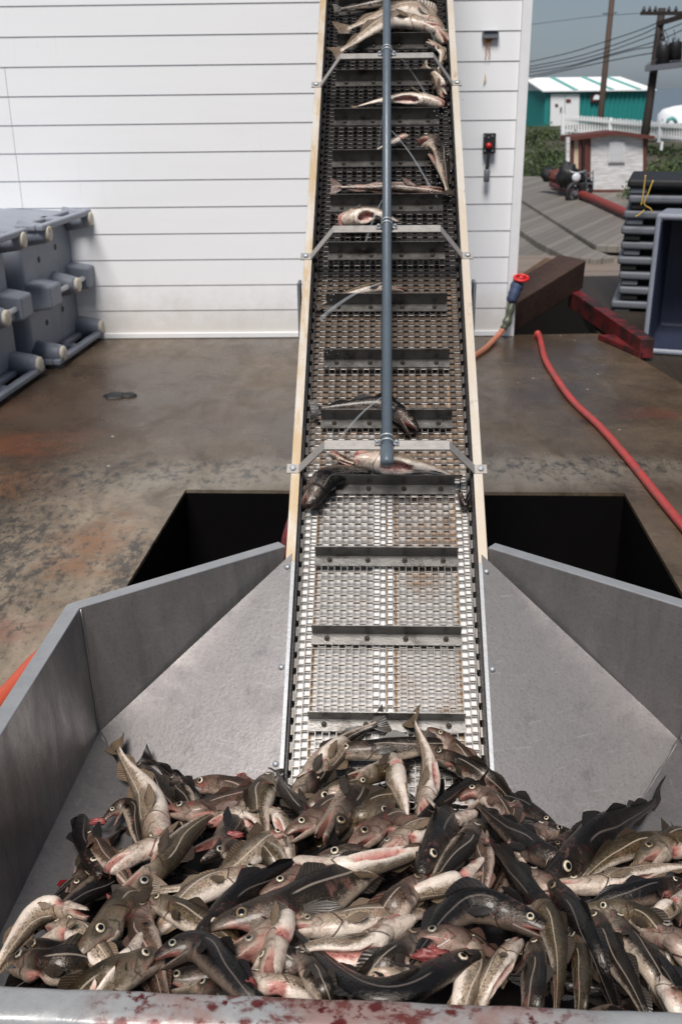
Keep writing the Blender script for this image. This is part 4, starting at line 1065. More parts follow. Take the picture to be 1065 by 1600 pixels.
FINM = {'K': m_fin('black_fin', (.010, .008, .008), (.022, .018, .016)), 'O': m_fin('olive_fin', (.028, .02, .014), (.085, .06, .04)),
        'P': m_fin('tan_fin', (.10, .068, .044), (.24, .175, .115)), 'R': m_fin('reddish_fin', (.08, .04, .03), (.2, .12, .09)), 'D': m_fin('brown_fin', (.022, .016, .012), (.06, .045, .032))}
M['iris'] = plain('eye_iris', (.56, .48, .34), .2, var=.15, scale=300, bump=0); M['iris_gold'] = plain('eye_iris_gold', (.22, .16, .09), .2, var=.2, scale=300, bump=0)
M['iris_dull'] = plain('eye_iris_dull', (.30, .27, .21), .25, var=.3, scale=300, bump=0); M['pupil'] = plain('eye_pupil', (.004, .004, .005), .06, bump=0)
M['eye_rim'] = plain('eye_rim', (.03, .022, .02), .4, bump=0)

PROF = [(.0, .022, .018, .022), (.012, .035, .028, .034), (.05, .051, .042, .045), (.09, .062, .053, .051), (.14, .071, .063, .056), (.19, .077, .070, .060),
        (.235, .079, .072, .063), (.25, .080, .073, .061), (.33, .086, .084, .062), (.42, .083, .080, .057), (.52, .071, .066, .046), (.62, .056, .050, .034),
        (.72, .040, .035, .024), (.80, .028, .025, .016), (.86, .021, .019, .011), (.90, .020, .018, .007), (.925, .022, .020, .004)]
def prof(u):
    for i in range(len(PROF) - 1):
        a, b = PROF[i], PROF[i + 1]
        if u <= b[0]:
            f = max(0, (u - a[0]) / (b[0] - a[0])); f = f * f * (3 - 2 * f) * .5 + f * .5
            return [a[k] + (b[k] - a[k]) * f for k in (1, 2, 3)]
    return list(PROF[-1][1:])
US = [0, .008, .02, .035, .05, .07, .09, .11, .13, .15, .175, .2, .222, .238, .2475, .2575, .275, .30, .325, .35, .375, .4, .425, .45, .475, .5, .53, .56, .59, .62, .65, .68, .71, .74, .77, .80, .83, .86, .89, .925]
NA = 26
EYE = {}
def eye_mesh(kind):
    if kind in EYE: return EYE[kind]
    m = MB(); n = 18; rings = [(.0, .30), (.34, .30), (.62, .28), (.67, .25), (.90, .17), (1.0, .05), (1.14, -.2)]; vs = []
    for r_, z_ in rings[1:]: vs += [(r_ * math.cos(2 * math.pi * i / n), r_ * math.sin(2 * math.pi * i / n), z_) for i in range(n)]
    c = m.add(vs + [(0, 0, .31)], [])
    for i in range(n): m.f.append([len(vs), i, (i + 1) % n]); m.m.append(0)
    mats = [0, 1, 1, 1, 2]
    for k in range(5):
        for i in range(n): m.f.append([k * n + i, (k + 1) * n + i, (k + 1) * n + (i + 1) % n, k * n + (i + 1) % n]); m.m.append(mats[k])
    me = bpy.data.meshes.new('eye'); me.from_pydata([tuple(v) for v in m.v], [], m.f)
    for mm in ('pupil', ('iris_gold', 'iris', 'iris_dull')[kind], 'eye_rim'): me.materials.append(M[mm])
    me.polygons.foreach_set('material_index', m.m); me.polygons.foreach_set('use_smooth', [True] * len(m.f)); me.update()
    EYE[kind] = me; return me

def cod(pts, N, s, roll, style, label, group, mouth=3., gut=False, seed=0, fat=1.0):
    rg = random.Random(seed * 7 + 3); N = Vector(N).normalized()
    cu = curve(pts, 16); acc = [0]
    for a, b in zip(cu[:-1], cu[1:]): acc.append(acc[-1] + (b - a).length)
    L = acc[-1]; k = fat * rg.uniform(.74, .93); tw0 = rg.uniform(-28, 28); wa = rg.uniform(.004, .013) * L; wp0 = rg.uniform(0, 6.28)
    cu0 = cu; cu = []
    for i_, p_ in enumerate(cu0):
        f_ = acc[i_] / L; t_ = (cu0[min(i_ + 2, len(cu0) - 1)] - cu0[max(i_ - 2, 0)]).normalized(); cu.append(p_ + N.cross(t_).normalized() * wa * math.sin(f_ * 7.5 + wp0) * min(1, f_ * 3))
    def at(u):
        t = u * L; i = 0
        while i < len(acc) - 2 and acc[i + 1] < t: i += 1
        f = (t - acc[i]) / max(1e-6, acc[i + 1] - acc[i]); return cu[i] + (cu[i + 1] - cu[i]) * f
    def frame(u):
        T = (at(min(1, u + .04)) - at(max(0, u - .04))).normalized(); B = N.cross(T).normalized(); Nn = T.cross(B)
        r = R(roll + tw0 * (u - .25)); D = B * (s * math.cos(r)) + Nn * math.sin(r); return T, D, T.cross(D)
    m = MB(); dvs, us, bls, rests = [], [], [], []
    def vert(p, dv, u, bl, th, rad):
        m.v.append(p); dvs.append(dv); us.append(u); bls.append(bl); rests.append((u * L, rad * math.sin(th) * 1.0 + seed * 1.37, rad * math.cos(th) + seed * .71))
    mo_u = .135; cut = rg.random() < (.6 if style in 'PRO' else .25) and not gut
    if mouth == 3.: mouth = rg.choice((3., 5., 9., 16., 24., 30.) if style in 'PRO' else (2., 3., 6., 10.))
    for ui in US:
        hT, hB, w = [x * L * k for x in prof(ui)]; T, D, S = frame(ui); c = at(ui)
        sag = 1 + .05 * math.sin(ui * 11 + seed * 1.7) * min(1, ui * 4); hB *= sag; w *= .92 * (2 - sag)
        if .2 < ui < .25: w *= 1.04; hB *= 1.03
        for j in range(NA):
            th = 2 * math.pi * j / NA; ct, st = math.cos(th), math.sin(th); dv = abs((th if th <= math.pi else 2 * math.pi - th)) / math.pi; bl = 0.
            y = ct * (hT if ct > 0 else hB); x = st * w * (1 - .10 * ct * abs(ct))
            if ui < mo_u and ct < 0:                            # palate: the lower half of the snout is cut back where the jaw sits
                f = 1 - (ui / mo_u) ** 3; y *= 1 - .84 * f; bl = f * (.95 if ct < -.2 else 0)
            if gut and .265 < ui < .56:
                e = math.sin((ui - .265) / .295 * math.pi) ** .5; dd = abs(th - math.pi)
                if dd < .62 * e + .02: q = 1 - dd / (.62 * e + .02); y *= 1 - .62 * min(1, q * 2.2); bl = min(1, q * 2.5)
                elif dd < 1.0: x *= 1.10
            if cut and .185 < ui < .262:                        # the throat cut of a bled fish
                dd = abs(th - math.pi); e = math.sin((ui - .185) / .077 * math.pi)
                if dd < 1.25: y *= 1 - .5 * e; x *= 1 - .22 * e; bl = max(bl, min(1, e * 1.6) * min(1, (1.25 - dd) * 3))
            vert(c + D * y + S * x, dv, ui, bl, th, max(w, hT))
    nr = len(US)
    for i in range(nr - 1):
        for j in range(NA):
            a, b = i * NA + j, i * NA + (j + 1) % NA; m.f.append([a, b, b + NA, a + NA]); m.m.append(0)
    m.f.append(list(reversed(range(NA)))); m.m.append(0); m.f.append(list(range((nr - 1) * NA, nr * NA))); m.m.append(0)
    # lower jaw
    T0, D0, S0 = frame(.06); hinge = at(.15) - D0 * prof(.15)[1] * L * k * .34
    ja = R(mouth); nj = 9; mj = 14; base = len(m.v)
    for i in range(nj):
        f = i / (nj - 1); uu = .16 - f * .152
        hB = prof(max(.0, uu))[1] * L * k; w = prof(max(.0, uu))[2] * L * k * (1.0 if f < .9 else .8)
        along = (.15 - uu) * L * 1.0; taper = 1 - .13 * f - (.45 if i == nj - 1 else 0)
        dirv = -T0 * math.cos(ja) - D0 * math.sin(ja); dn = -D0 * math.cos(ja) + T0 * math.sin(ja)
        c = hinge + dirv * along
        for j in range(mj):
            th = 2 * math.pi * j / mj; ct, st = math.cos(th), math.sin(th)
            if ct >= 0: y = -ct * hB * (-.10 if mouth > 9 else .06) ; bl = 1. if ct > .35 else .0
            else: y = -ct * hB * .66 * taper; bl = 0.
            vert(c + dn * y + S0 * st * w * .93 * taper, .88 if ct < .3 else .98, uu, bl * (1 if mouth > 9 else .6), th, w)
    for i in range(nj - 1):
        for j in range(mj):
            a, b = base + i * mj + j, base + i * mj + (j + 1) % mj; m.f.append([a, a + mj, b + mj, b]); m.m.append(0)
    m.f.append([base + (nj - 1) * mj + j for j in range(mj)]); m.m.append(0)
    if mouth > 9:                                           # gullet and cheek skin close the gape
        b2 = len(m.v); c = hinge
        for j in range(10):
            th = math.pi * j / 9; vert(hinge + T0 * .0 + S0 * math.cos(th) * prof(.14)[2] * L * k * .9 - D0 * (math.sin(th) - .3) * prof(.14)[1] * L * k * .6, .9, .14, 1., th, .02)
        vert(hinge + T0 * .05 * L, .9, .16, 1., 0, .0)
        for j in range(9): m.f.append([b2 + j, b2 + j + 1, b2 + 10]); m.m.append(0)
    m.attr = {'dv': dvs, 'u': us, 'blood': bls, 'rest': rests}
    mid = at(.35)
    root = obj('cod', m, FM[style], None, True, loc=mid); tag(root, label, 'fish', group)
    # fins
    fm = FINM[style]
    def fin(name, u0, u1, h, side, sweep, lean, nn=9):
        f = MB(); ray_, rst = [], []
        for i in range(nn):
            q = i / (nn - 1); ui = u0 + (u1 - u0) * q; T, D, S = frame(ui); hT, hB, w = prof(ui); c = at(ui)
            b0 = c + D * side * (hT if side > 0 else hB) * L * k * .94
            hh = h * L * (math.sin(min(1, q * 3.2) * math.pi / 2) * (1 - q) ** .65 + .03)
            dr = (D * side * math.cos(lean) + S * math.sin(lean) + T * sweep).normalized()
            for z_, wv in ((0, 0), (.55, .10), (1., .22)):
                f.v.append(b0 + dr * hh * z_ + S * (wv * hh * math.sin(lean * 2) * .5 + .0012 * (z_ - .5) * ((i % 2) * 2 - 1))); ray_.append(q * (u1 - u0) * 4); rst.append((ui * L, z_ * hh, seed))
        for i in range(nn - 1):
            for z_ in range(2): a = i * 3 + z_; f.f.append([a, a + 1, a + 4, a + 3]); f.m.append(0)
        f.attr = {'ray': ray_, 'rest': rst}; obj(name, f, fm, root, True)
    for u0, u1, h in ((.29, .45, .085), (.47, .65, .066), (.67, .84, .05)):
        fin('dorsal_fin', u0, u1, h * rg.uniform(.6, 1), 1, rg.uniform(.7, 1.5), rg.uniform(-.7, .7))
    for u0, u1, h in ((.52, .67, .055), (.69, .84, .045)):
        fin('anal_fin', u0, u1, h * rg.uniform(.5, 1), -1, rg.uniform(.8, 1.6), rg.uniform(-.6, .6))
    # tail
    f = MB(); ray_, rst = [], []; T, D, S = frame(.93); b0 = at(.895); tw = rg.uniform(-.35, .35); sp_ = rg.uniform(.75, 1.15)
    for i in range(13):
        q = i / 6 - 1
        for j, z_ in enumerate((0, .3, .65, 1.)):
            ln = (.105 - .012 * (1 - q * q)) * L * z_; wd_ = (.019 * (1 - z_) + .082 * sp_ * z_ ** .8) * L * q * (1.0 if z_ < .9 else .98)
            f.v.append(b0 + T * ln + D * wd_ + S * (tw * wd_ * z_ + .006 * L * z_ * math.sin(q * 5 + seed))); ray_.append(q * .45); rst.append((ln, wd_, seed))
    for i in range(12):
        for j in range(3): a = i * 4 + j; f.f.append([a, a + 1, a + 5, a + 4]); f.m.append(0)
    f.attr = {'ray': ray_, 'rest': rst}; obj('tail_fin', f, fm, root, True)
    # pectoral fins, gill region, eyes
    for sd_ in (1, -1):
        T, D, S = frame(.27); S = S * sd_; hT, hB, w = [x * L * k for x in prof(.27)]; c = at(.27); th = 1.75
        b0 = c + D * math.cos(th) * hB + S * math.sin(th) * w * 1.0
        fl = rg.uniform(.12, .5); dr = (T * math.cos(fl) + S * math.sin(fl) - D * rg.uniform(-.1, .45)).normalized(); sx_ = (D - dr * D.dot(dr)).normalized()
        f = MB(); ray_, rst = [], []; Lp = .112 * L
        for i in range(9):
            q = i / 4 - 1
            for z_ in (0, .35, .7, 1.):
                lw = (.009 + .024 * math.sin(min(1, z_ * 1.3) * math.pi / 2)) * L * q * (1 if z_ < .9 else .5) * (.62 if z_ == .7 and abs(q) > .8 else 1); ln = Lp * z_ * (1 - .28 * q * q * (z_ > .5))
                f.v.append(b0 + dr * ln + sx_ * lw + S * (.012 * L * z_ * z_ * (1 - q * q))); ray_.append(q * .25); rst.append((ln, lw, seed))
        for i in range(8):
            for j in range(3): a = i * 4 + j; f.f.append([a, a + 1, a + 5, a + 4]); f.m.append(0)
        f.attr = {'ray': ray_, 'rest': rst}; obj('pectoral_fin', f, FINM[style], root, True)
        T, D, S = frame(.098); S = S * sd_; hT, hB, w = [x * L * k for x in prof(.098)]; th = .98
        p = at(.098) + D * math.cos(th) * hT + S * math.sin(th) * w * .93; nn = (S * .93 + D * .36 - T * .10).normalized(); xx = (T - nn * T.dot(nn)).normalized(); yy = nn.cross(xx)
        er = .0178 * L * rg.uniform(.84, 1.08)
        if fat > 1.1: er *= .95
        e = link('eye', eye_mesh((1, 0, 2, 1, 2, 1, 0, 1, 2, 1)[seed * 7 % 10]), root)
        mt = Matrix((xx * er, yy * er, nn * er)).transposed().to_4x4(); mt.translation = p - ROOT[root.name]; e.matrix_local = mt
    return root

OFF = {'A': (0, 1100, .3756), 'B': (300, 1100, .3756), 'C': (665, 1100, .3756), 'D': (420, 700, .3568), 'F': (0, 0, 1.)}
def pxy(k, x, y): o = OFF[k]; return o[0] + x * o[2], o[1] + y * o[2]
# the heap's mean surface: high along the front rim, falling back on to the belt
HS = .235
def heap(px, py, lift):
    d = ray(px, py); t = 1.2; p = CAM
    for _ in range(900):
        p = CAM + d * t; q = p - O0; a, b = q.dot(RT), q.dot(FW)
        z = .035 + (2.66 - b) * HS + lift - max(0, abs(a) - .72) * .22 + .03 * math.exp(-((a + .1) / .5) ** 2)
        if p.z < z: break
        sd = 1 if a > 0 else -1
        if abs(a) > .34 and (p - Bk[sd][0]).dot(Bk[sd][1].normalized()) < .045 and b > 1.9: break
        if abs(a) <= .34 and (p - C0).dot(NRM) < -.035 and b > 2.2: break
        t += .004
    return p
LIFT = .021
FISH = []
def fish(k, pts, s, roll, style, layer, label, mouth=3., gut=False, fat=1.0, ext='T'):
    FISH.append((k, pts, s, roll, style, layer, label, mouth, gut, fat, ext))
# traced fish: crop, nose-middle-tail, which side the back is on, roll, skin, height in the heap
fish('A', ((690,610),(605,390),(480,150)), 1,-28,'P',2.0,'pale bellied cod, tail up in the left corner of the hopper, spotted white belly', ext='H')
fish('A', ((545,262),(650,340),(770,520)), 1,10,'D',1.4,'brown cod head with cream eye beside the upright pale tail fish')
fish('A', ((800,390),(690,280),(590,205)), -1,40,'K',.8,'black finned back behind two heads at the upper left heap edge', ext='H')
fish('A', ((720,300),(785,420),(840,560)), -1,15,'D',1.7,'dark cod pointing snout upward, eye ringed cream, upper left heap')
fish('A', ((792,338),(920,348),(1110,400)), 1,22,'R',1.2,'reddish brown cod head facing left at top edge of left heap')
fish('A', ((692,442),(850,445),(1075,365)), 1,2,'R',2.2,'pinkish grey cod head facing left with spotted body running right')
fish('B', ((333,300),(275,450),(335,640)), -1,12,'O',3.0,'olive yellow cod head pointing up with bright eye, left middle heap',4,False,1.15)
fish('A', ((868,505),(1000,465),(1130,560)), 1,-35,'P',2.4,'gaping pink mouthed cod below the pinkish grey head',26,True)
fish('A', ((352,545),(430,630),(530,750)), 1,15,'R',1.6,'bloody headed dark cod at left edge of the heap')
fish('A', ((420,720),(350,540),(300,405)), 1,35,'K',1.0,'black tail sticking up at far left edge of heap', ext='H')
fish('A', ((430,490),(530,430),(585,590)), 1,10,'D',1.5,'dark rounded cod with open red mouth at left edge of heap',24)
fish('A', ((520,810),(690,640),(865,475)), -1,25,'O',3.2,'large olive spotted cod with pale lateral line lying diagonally, left heap',3,False,1.15)
fish('A', ((440,690),(570,620),(725,572)), 1,-45,'P',2.5,'torn pink fleshed cod under the large olive spotted one',8,True,.9)
fish('A', ((835,655),(925,580),(1010,470)), -1,10,'K',2.3,'black cod head with white ringed eye and open pink mouth',22)
fish('A', ((1090,610),(880,725),(590,790)), -1,5,'P',3.2,'slim grey cod with its tail lying over the olive spotted fish',3,False,.95, ext='H')
fish('B', ((310,690),(60,770),(-90,890)), -1,-18,'P',3.1,'pale spotted cod with brown pectoral fin under a black fish')
fish('A', ((618,815),(760,880),(930,960)), 1,14,'O',3.4,'olive brown cod head facing left in front of long black fish',4,False,1.1)
fish('A', ((625,830),(585,930),(640,1080)), -1,8,'R',3.0,'pink gilled small cod head pointing up between two larger heads',14)
fish('A', ((330,1050),(435,945),(545,840)), 1,30,'O',3.3,'grey olive cod head seen from above, empty dark eye socket',3,False,1.15)
fish('A', ((195,940),(330,960),(450,1090)), 1,-15,'P',2.7,'wide open pink jawed cod head at the lower left',34,False,1.2)
fish('A', ((365,885),(180,862),(-5,1075)), 1,-20,'P',1.7,'pale arched cod with dark spotted edge at lower left corner')
fish('A', ((45,1075),(180,1095),(350,1090)), 1,14,'D',2.4,'dark cod head with small eye low in the left front corner',4,False,1.2)
fish('A', ((120,1005),(270,1040),(470,1070)), 1,40,'K',1.9,'black backed cod lying behind the corner head, lower left')
fish('A', ((610,985),(510,1090),(420,1215)), 1,-45,'P',3.3,'pale bony cod jaw pointing up beside bloody front rim')
fish('A', ((665,1040),(560,1110),(390,1195)), -1,20,'O',2.8,'olive marbled cod body touching the front rim at left')
fish('A', ((645,1065),(840,1015),(1040,1260)), 1,6,'K',4.0,'large black humped cod with bright eye bending over the front rim',3,False,1.25)
fish('B', ((10,985),(270,760),(620,575)), 1,52,'K',3.4,'very long black cod lying diagonally across left centre of heap')
fish('B', ((80,945),(520,810),(985,530)), 1,14,'D',3.9,'biggest dark spotted cod with pale lateral line across heap centre',16,False,1.1)
fish('B', ((420,670),(680,690),(985,600)), -1,-62,'P',4.6,'white belly of large cod turned up at the centre of heap',6,True,1.15)
fish('B', ((285,805),(390,755),(520,690)), 1,-5,'R',3.6,'blood red gutted cod head between black fish and white belly',18,True)
fish('B', ((300,1140),(350,1020),(365,870)), 1,-40,'P',3.9,'pale spotted cod gill cover pointing up near the front centre',3,False,1.25)
fish('B', ((160,1095),(260,1030),(370,950)), 1,-10,'P',3.2,'pale open mouthed cod head below the biggest dark cod',24,False,1.15)
fish('B', ((868,895),(690,1010),(480,1040)), -1,-52,'P',4.5,'white fleshed cod with gaping bloody mouth facing right, front centre',30,True,1.3)
fish('B', ((400,935),(640,915),(920,870)), 1,-15,'P',3.4,'pale greenish cod body lying behind the white fleshed one')
fish('B', ((1190,1045),(760,1185),(350,905)), 1,45,'K',4.6,'long black cod curved like a crescent above the front rim',4,False,.85)
fish('B', ((430,1030),(505,1140),(560,1300)), 1,8,'D',4.2,'dark cod head with pale cheek pointing up under the black crescent',4,False,1.2)
fish('B', ((190,1135),(320,1165),(470,1200)), 1,-40,'P',2.9,'pale belly strip of cod just behind the bloody front rim')
fish('B', ((958,950),(880,1040),(750,1140)), -1,10,'D',3.9,'brown cod head tilted up right behind the black crescent fish',4,False,1.05)
fish('B', ((960,1075),(860,1120),(720,1150)), -1,-20,'P',3.1,'pale grey green cod flank in the curve of black crescent')
fish('C', ((525,950),(180,850),(-110,1130)), -1,14,'K',4.9,'big black arched cod with thin white lateral line, right centre',5,False,1.15)
fish('C', ((245,690),(90,745),(-110,830)), 1,-50,'P',4.4,'white belly up cod with brown fin above black arched cod')
fish('C', ((205,495),(130,625),(40,760)), 1,18,'D',4.2,'dark grey cod head pointing up with dull eye, right centre',4,False,1.15)
fish('C', ((232,530),(245,640),(225,790)), -1,5,'R',3.8,'small brown cod head beside the dark grey upward head',5)
fish('C', ((632,690),(450,610),(225,430)), -1,22,'K',3.7,'black cod with cream eye sliding down rightwards, right heap',10,False,1.1)
fish('C', ((503,505),(445,570),(370,650)), -1,5,'R',2.8,'pinkish cod snout pointing up by the right steel plate')
fish('C', ((375,412),(368,475),(340,580)), 1,60,'R',2.2,'rounded dark pink cod snout poking up against right steel plate')
fish('C', ((490,760),(680,590),(975,380)), 1,55,'K',3.0,'black cod with forked tail raised on the right steel plate',3,False,1.1, ext='H')
fish('C', ((880,680),(960,610),(1075,560)), 1,5,'O',3.0,'olive cod with round white eye and bloody mouth, right side',4,False,1.2)
fish('C', ((1010,560),(850,600),(660,720)), -1,30,'O',2.6,'olive cod with pale lateral line curving behind black forked tail')
fish('C', ((530,755),(740,745),(1075,670)), 1,-32,'P',3.4,'pinkish white spotted cod lying level across the right heap')
fish('C', ((1068,745),(900,790),(690,860)), -1,15,'K',3.8,'black cod facing right over the pinkish white spotted fish')
fish('C', ((615,985),(440,790),(265,600)), -1,62,'K',4.3,'long straight black back running down right beside arched cod')
fish('C', ((430,780),(555,1000),(535,1280)), 1,35,'O',4.7,'olive spotted cod bending down to the front rim, right')
fish('C', ((385,985),(320,1065),(240,1200)), -1,-25,'P',3.8,'small white spotted belly below the black arched cod')
fish('C', ((455,985),(445,1130),(440,1310)), 1,45,'D',4.0,'dark striped cod standing tail down at front right')
fish('C', ((620,950),(650,1120),(655,1310)), 1,62,'O',4.4,'light olive cod seen from above, nose up, front right')
fish('C', ((690,870),(800,1080),(910,1310)), 1,40,'D',4.2,'long dark bluish cod slanting to the front right rim')
fish('C', ((520,750),(625,900),(725,1090)), 1,50,'K',4.8,'black cod head pointing up left over the olive spotted fish')
fish('C', ((765,865),(870,1030),(965,1170)), 1,-12,'D',4.5,'dark cod with white belly stripe slanting at far right front')
fish('C', ((665,850),(850,880),(1010,1010)), 1,25,'O',4.1,'olive green cod arching over dark fish at right')
fish('C', ((1090,800),(980,890),(1010,1040)), 1,-35,'P',3.9,'whitish grey cod belly at right picture edge')
fish('C', ((925,925),(1010,975),(1110,1060)), 1,-20,'R',4.3,'reddish finned cod at the right picture edge')
fish('C', ((955,1100),(1010,1200),(1070,1320)), 1,-30,'P',3.7,'pale grey cod in the extreme lower right corner')
fish('C', ((905,1010),(1000,1130),(1110,1270)), 1,55,'K',4.2,'black cod above the pale one in lower right corner')
fish('D', ((262,1335),(500,1325),(760,1300)), 1,12,'D',2.9,'dark olive cod facing left across bottom of the belt',5,False,1.05)
fish('B', ((955,480),(985,300),(920,40)), 1,-42,'P',3.6,'spotted pale bellied cod lying head down, tail up the belt')
fish('D', ((690,1235),(790,1300),(880,1400)), 1,10,'R',2.3,'reddish cod head with white eye at right bottom of belt',3,False,1.15)
fish('D', ((140,1500),(320,1290),(520,1180)), -1,-14,'D',1.8,'dark cod with cream flank stripe, tail on the lowest cleat', ext='H')
fish('D', ((150,1490),(235,1395),(330,1300)), -1,-25,'P',2.3,'pale spotted flank leaning at the left bottom of belt')
fish('B', ((830,225),(865,350),(885,520)), -1,-55,'P',3.6,'white throated cod with snout upward beside head-down pale cod',4,False,1.25)
fish('B', ((640,345),(730,300),(850,255)), -1,15,'O',2.4,'small spotted olive cod under the dark olive left-facing one')
fish('D', ((700,1330),(850,1390),(970,1470)), 1,18,'D',2.6,'brown cod with lateral line sliding right below the belt edge')
fish('C', ((-20,500),(120,370),(255,312)), 1,55,'K',3.4,'thin black curved cod tail reaching the right rail foot',3,False,.75, ext='H')
fish('C', ((15,215),(140,262),(260,330)), 1,22,'O',1.9,'olive cod lying under brown one by right rail foot')
fish('C', ((140,400),(225,380),(325,475)), 1,-10,'R',2.9,'tan cod with torn pink head end at right rail foot',12,True)
fish('C', ((195,455),(100,500),(-20,530)), -1,-60,'P',3.6,'pink white torn cod flesh above the dark grey head',9,True,.8)
fish('B', ((388,550),(500,490),(620,410)), 1,8,'R',3.3,'pink cheeked cod head facing left in the upper middle heap',8,False,1.2)
fish('B', ((545,562),(610,470),(690,380)), -1,12,'D',3.4,'dark brown cod head with bright eye pointing down, upper middle')
fish('B', ((470,445),(560,400),(670,365)), 1,20,'O',2.3,'olive cod back above the pink cheeked head')
fish('B', ((695,385),(630,373),(560,392)), -1,-50,'P',3.0,'short piece of pink white cod flesh in upper middle heap',6,True,1.0)
fish('B', ((640,520),(740,430),(860,385)), 1,18,'O',2.8,'olive cod lying right of the dark brown downward head')
fish('B', ((860,465),(770,460),(665,505)), -1,25,'O',3.3,'greenish cod with fine lateral line in the upper middle heap')
fish('B', ((655,605),(750,540),(870,485)), 1,10,'R',3.5,'pink brown cod head with gold eye above the white belly')
fish('B', ((770,640),(870,570),(985,500)), 1,-14,'P',3.9,'pale spotted flank rising right above the big white belly')
fish('B', ((950,720),(1005,600),(1075,480)), 1,50,'K',4.3,'broad black cod back right of the big white belly',3,False,1.25)
fish('B', ((475,465),(400,375),(345,270)), 1,30,'D',2.7,'dark striped cod tail standing up by left rail foot', ext='H')
fish('B', ((325,440),(370,480),(395,580)), 1,-40,'P',2.7,'small pale pink belly left of the pink cheeked head',3,True,1.0)
fish('B', ((968,730),(900,790),(815,880)), -1,8,'R',4.2,'pinkish cod head pointing up right between two black cod',5,False,1.1)
fish('B', ((355,660),(290,590),(215,500)), 1,15,'O',3.0,'yellowish olive cod tail in the left middle heap', ext='H')
fish('B', ((510,655),(600,640),(700,640)), 1,10,'D',3.4,'dark pink brown cod behind the upper edge of white belly')
fish('B', ((420,560),(330,560),(235,610)), -1,-15,'P',2.5,'pale cod with pinkish gill under the yellowish tail')
fish('A', ((1010,990),(1120,1060),(1260,1140)), 1,20,'D',2.6,'dark cod between humped black one and pale open mouth')
fish('B', ((100,560),(180,620),(280,680)), 1,5,'D',2.4,'dark cod head in shade below the olive yellow head',6)
fish('C', ((-60,1010),(40,985),(160,1010)), 1,-10,'R',4.2,'raw red gutted cod lying under the black arched cod',16,True,.95)
fish('C', ((150,960),(190,1050),(150,1250)), 1,-10,'P',3.4,'narrow pale cod belly between arched cod and front rim')
fish('C', ((390,690),(470,740),(560,800)), 1,-20,'R',3.3,'pinkish cod flank under the cream eyed black cod')

GR = 'cod heaped in the hopper'
NV = []
LOG = []
for i, (k, pts, s, roll, style, layer, label, mouth, gut, fat, ext) in enumerate(FISH):
    P = []
    for j, (x, y) in enumerate(pts):
        px, py = pxy(k, x, y); P.append(heap(px, py, (layer - 2.9) * LIFT + .012 + (-.012 if j == 2 else (.012 if j == 1 else 0))))
    c = P[1]; N = ((CAM - c).normalized() * .75 + Z * .35).normalized()
    L0 = (P[1] - P[0]).length + (P[2] - P[1]).length; Lt = .46 + .17 * ((i * 37) % 10) / 10; need = Lt - L0; LOG.append(round(L0, 2))
    if need > .02:                                          # the rest of the fish lies down in the heap
        if ext == 'T': t_ = (P[2] - P[1]).normalized(); e = P[2] + t_ * need * .62 - N * need * .68; P.append(e)
        else: t_ = (P[0] - P[1]).normalized(); e = P[0] + t_ * need * .62 - N * need * .68; P.insert(0, e)
        fat = 1 + (fat - 1) * .35
    for p in P:
        aa, bb = (p - O0).dot(RT), (p - O0).dot(FW)
        if abs(aa) > .97: p -= RT * (aa - math.copysign(.97, aa))
        if bb < 1.49: p += FW * (1.49 - bb)
    if style == 'P' and roll <= -20 and i % 2 and mouth == 3.: gut = True
    cod(P, N, s, roll, style, label, GR, mouth, gut, i + 1, fat)
print(LOG)

# fish riding on the belt
BELT = [
 (((478,793),(512,745),(590,736)), -1, 14, 'K', .05, 'black cod hanging head down at the left end of lowest loaded cleat', 3, False, 2.1),
 (((552,714),(630,727),(724,744)), 1, -55, 'P', .055, 'gutted white bellied cod lying on belt under the pipe end', 24, True, 2.2),
 (((515,706),(548,722),(592,720)), 1, -35, 'R', .035, 'torn red gilled cod beside left rail behind the black head', 16, True, 1.3),
 (((652,672),(592,632),(484,642)), -1, 8, 'K', .05, 'black cod with open mouth hanging right over a cleat', 18, False, 1.3),
 (((632,452),(560,451),(494,480)), -1, -15, 'O', .02, 'pale tan cod mostly hidden behind an upright cleat', 3, False, .9),
 (((528,345),(582,335),(630,346)), 1, -58, 'P', .06, 'gaping cod head with red mouth at the middle bracket', 30, True, 2.5),
 (((692,300),(610,292),(515,292)), 1, 10, 'R', .03, 'reddish dark cod lying level along a cleat above middle bracket', 8, False, .75),
 (((652,222),(678,225),(702,305)), 1, -20, 'D', .06, 'curled cod bent sharply against the right rail', 12, True, 1.6),
 (((635,210),(612,222),(582,236)), -1, -45, 'P', .05, 'small pale cod belly up left of the curled one', 3, False, 1.7),
 (((694,162),(630,152),(548,168)), -1, -52, 'P', .05, 'pale cod with red head end lying level below top bracket', 14, True, 1.3),
 (((692,152),(684,125),(662,98)), 1, -30, 'P', .05, 'yellowish pale cod bent down by right rail under top bracket', 3, False, 1.5),
 (((690,44),(610,34),(518,84)), -1, -25, 'P', .07, 'pale arched cod near top of picture, the lower one', 3, False, .95),
 (((700,66),(640,14),(524,48)), -1, -15, 'P', .05, 'pale grey cod near top of picture, behind the arched one', 3, False, .9),
 (((668,62),(690,82),(684,112)), 1, -10, 'P', .05, 'short pale cod tail hanging by right rail at the top', 3, False, 1.0),
 (((716,766),(728,790),(742,742)), 1, 30, 'K', .02, 'black cod tail wedged against right rail by the lowest loaded cleat', 3, False, .9),
 (((640,-5),(610,2),(520,14)), -1, 10, 'D', .05, 'dark cod crossing the belt at very top of picture', 3, False, .9),
]
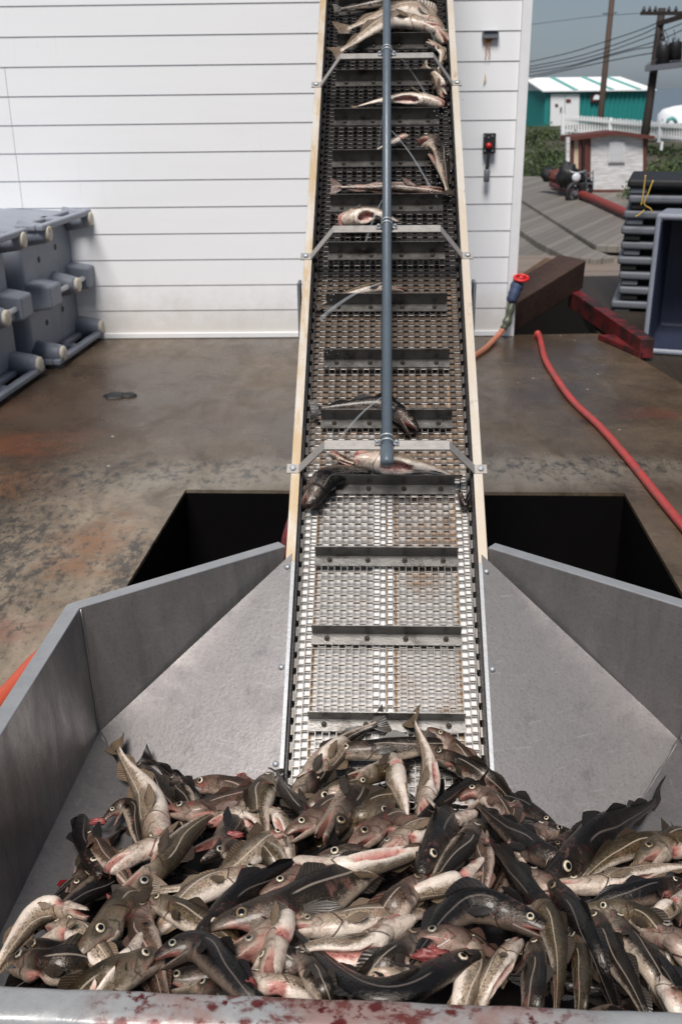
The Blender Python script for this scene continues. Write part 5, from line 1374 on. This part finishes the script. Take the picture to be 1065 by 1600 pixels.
for i, (pts, s, roll, style, h, label, mouth, gut, fat) in enumerate(BELT):
    P = [at_plane(x, y, C0 + NRM * (-.082 + h), NRM) for x, y in pts]
    cod(P, (NRM + (CAM - P[1]).normalized()).normalized(), s, roll, style, label, 'cod riding up the conveyor belt', mouth, gut, 200 + i, fat)

# scraps of torn flesh
for i, (k, x, y, lay, sz, lab) in enumerate((('B', 205, 325, 2.4, .020, 'red torn flesh scrap sticking up beside left rail foot'), ('A', 408, 490, 2.6, .016, 'red gill scrap at the left edge of the heap'),
        ('A', 468, 835, 4.2, .018, 'pink flesh scrap standing on the grey olive head, lower left'), ('C', 15, 1045, 5.3, .024, 'raw red flesh lump over the long black crescent cod'),
        ('B', 1000, 1040, 5.0, .017, 'small red flesh lump at the front centre of heap'), ('B', 175, 545, 3.6, .017, 'red pink scrap hanging below the olive yellow head'), ('B', 245, 1180, 4.0, .015, 'red flesh scrap wedged behind the front rim'))):
    px, py = pxy(k, x, y); c = heap(px, py, (lay - 2.9) * LIFT + .012)
    lump('flesh_scrap', c, (sz * (1.5 if i % 2 else .8), sz * .6, sz * (.6 if i % 2 else 1.4)), 30 + i * 7.37, M['flesh'], lab, 'flesh scrap', 'scraps of torn flesh', 1.9)

# cod mostly buried underneath, dark in the gaps
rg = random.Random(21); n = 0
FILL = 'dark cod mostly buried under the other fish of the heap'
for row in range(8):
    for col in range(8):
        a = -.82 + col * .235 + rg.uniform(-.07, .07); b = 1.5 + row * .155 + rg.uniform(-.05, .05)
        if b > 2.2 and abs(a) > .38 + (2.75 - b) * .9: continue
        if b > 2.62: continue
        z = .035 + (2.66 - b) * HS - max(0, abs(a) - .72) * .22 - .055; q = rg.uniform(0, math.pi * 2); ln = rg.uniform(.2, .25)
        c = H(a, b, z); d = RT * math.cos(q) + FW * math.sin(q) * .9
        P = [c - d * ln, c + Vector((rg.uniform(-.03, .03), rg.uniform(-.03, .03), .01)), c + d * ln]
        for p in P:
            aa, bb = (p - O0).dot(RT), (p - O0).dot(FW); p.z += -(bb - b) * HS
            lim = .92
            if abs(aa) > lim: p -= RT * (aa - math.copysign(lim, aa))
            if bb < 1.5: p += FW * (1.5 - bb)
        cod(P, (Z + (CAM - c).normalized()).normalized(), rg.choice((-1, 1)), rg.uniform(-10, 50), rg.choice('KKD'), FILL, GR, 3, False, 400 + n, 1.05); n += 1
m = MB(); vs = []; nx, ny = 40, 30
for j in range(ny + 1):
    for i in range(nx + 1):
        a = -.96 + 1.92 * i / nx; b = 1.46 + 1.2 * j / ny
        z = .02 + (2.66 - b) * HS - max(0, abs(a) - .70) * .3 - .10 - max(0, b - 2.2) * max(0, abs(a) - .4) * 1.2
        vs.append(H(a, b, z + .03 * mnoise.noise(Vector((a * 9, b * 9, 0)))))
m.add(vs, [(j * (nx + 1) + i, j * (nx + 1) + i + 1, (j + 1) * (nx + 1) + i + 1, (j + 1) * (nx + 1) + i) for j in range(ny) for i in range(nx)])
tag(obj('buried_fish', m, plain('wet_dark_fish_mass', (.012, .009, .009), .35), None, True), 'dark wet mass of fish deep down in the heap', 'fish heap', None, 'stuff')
print('objects', len(SC.objects), 'fish', len(FISH) + len(BELT) + n)
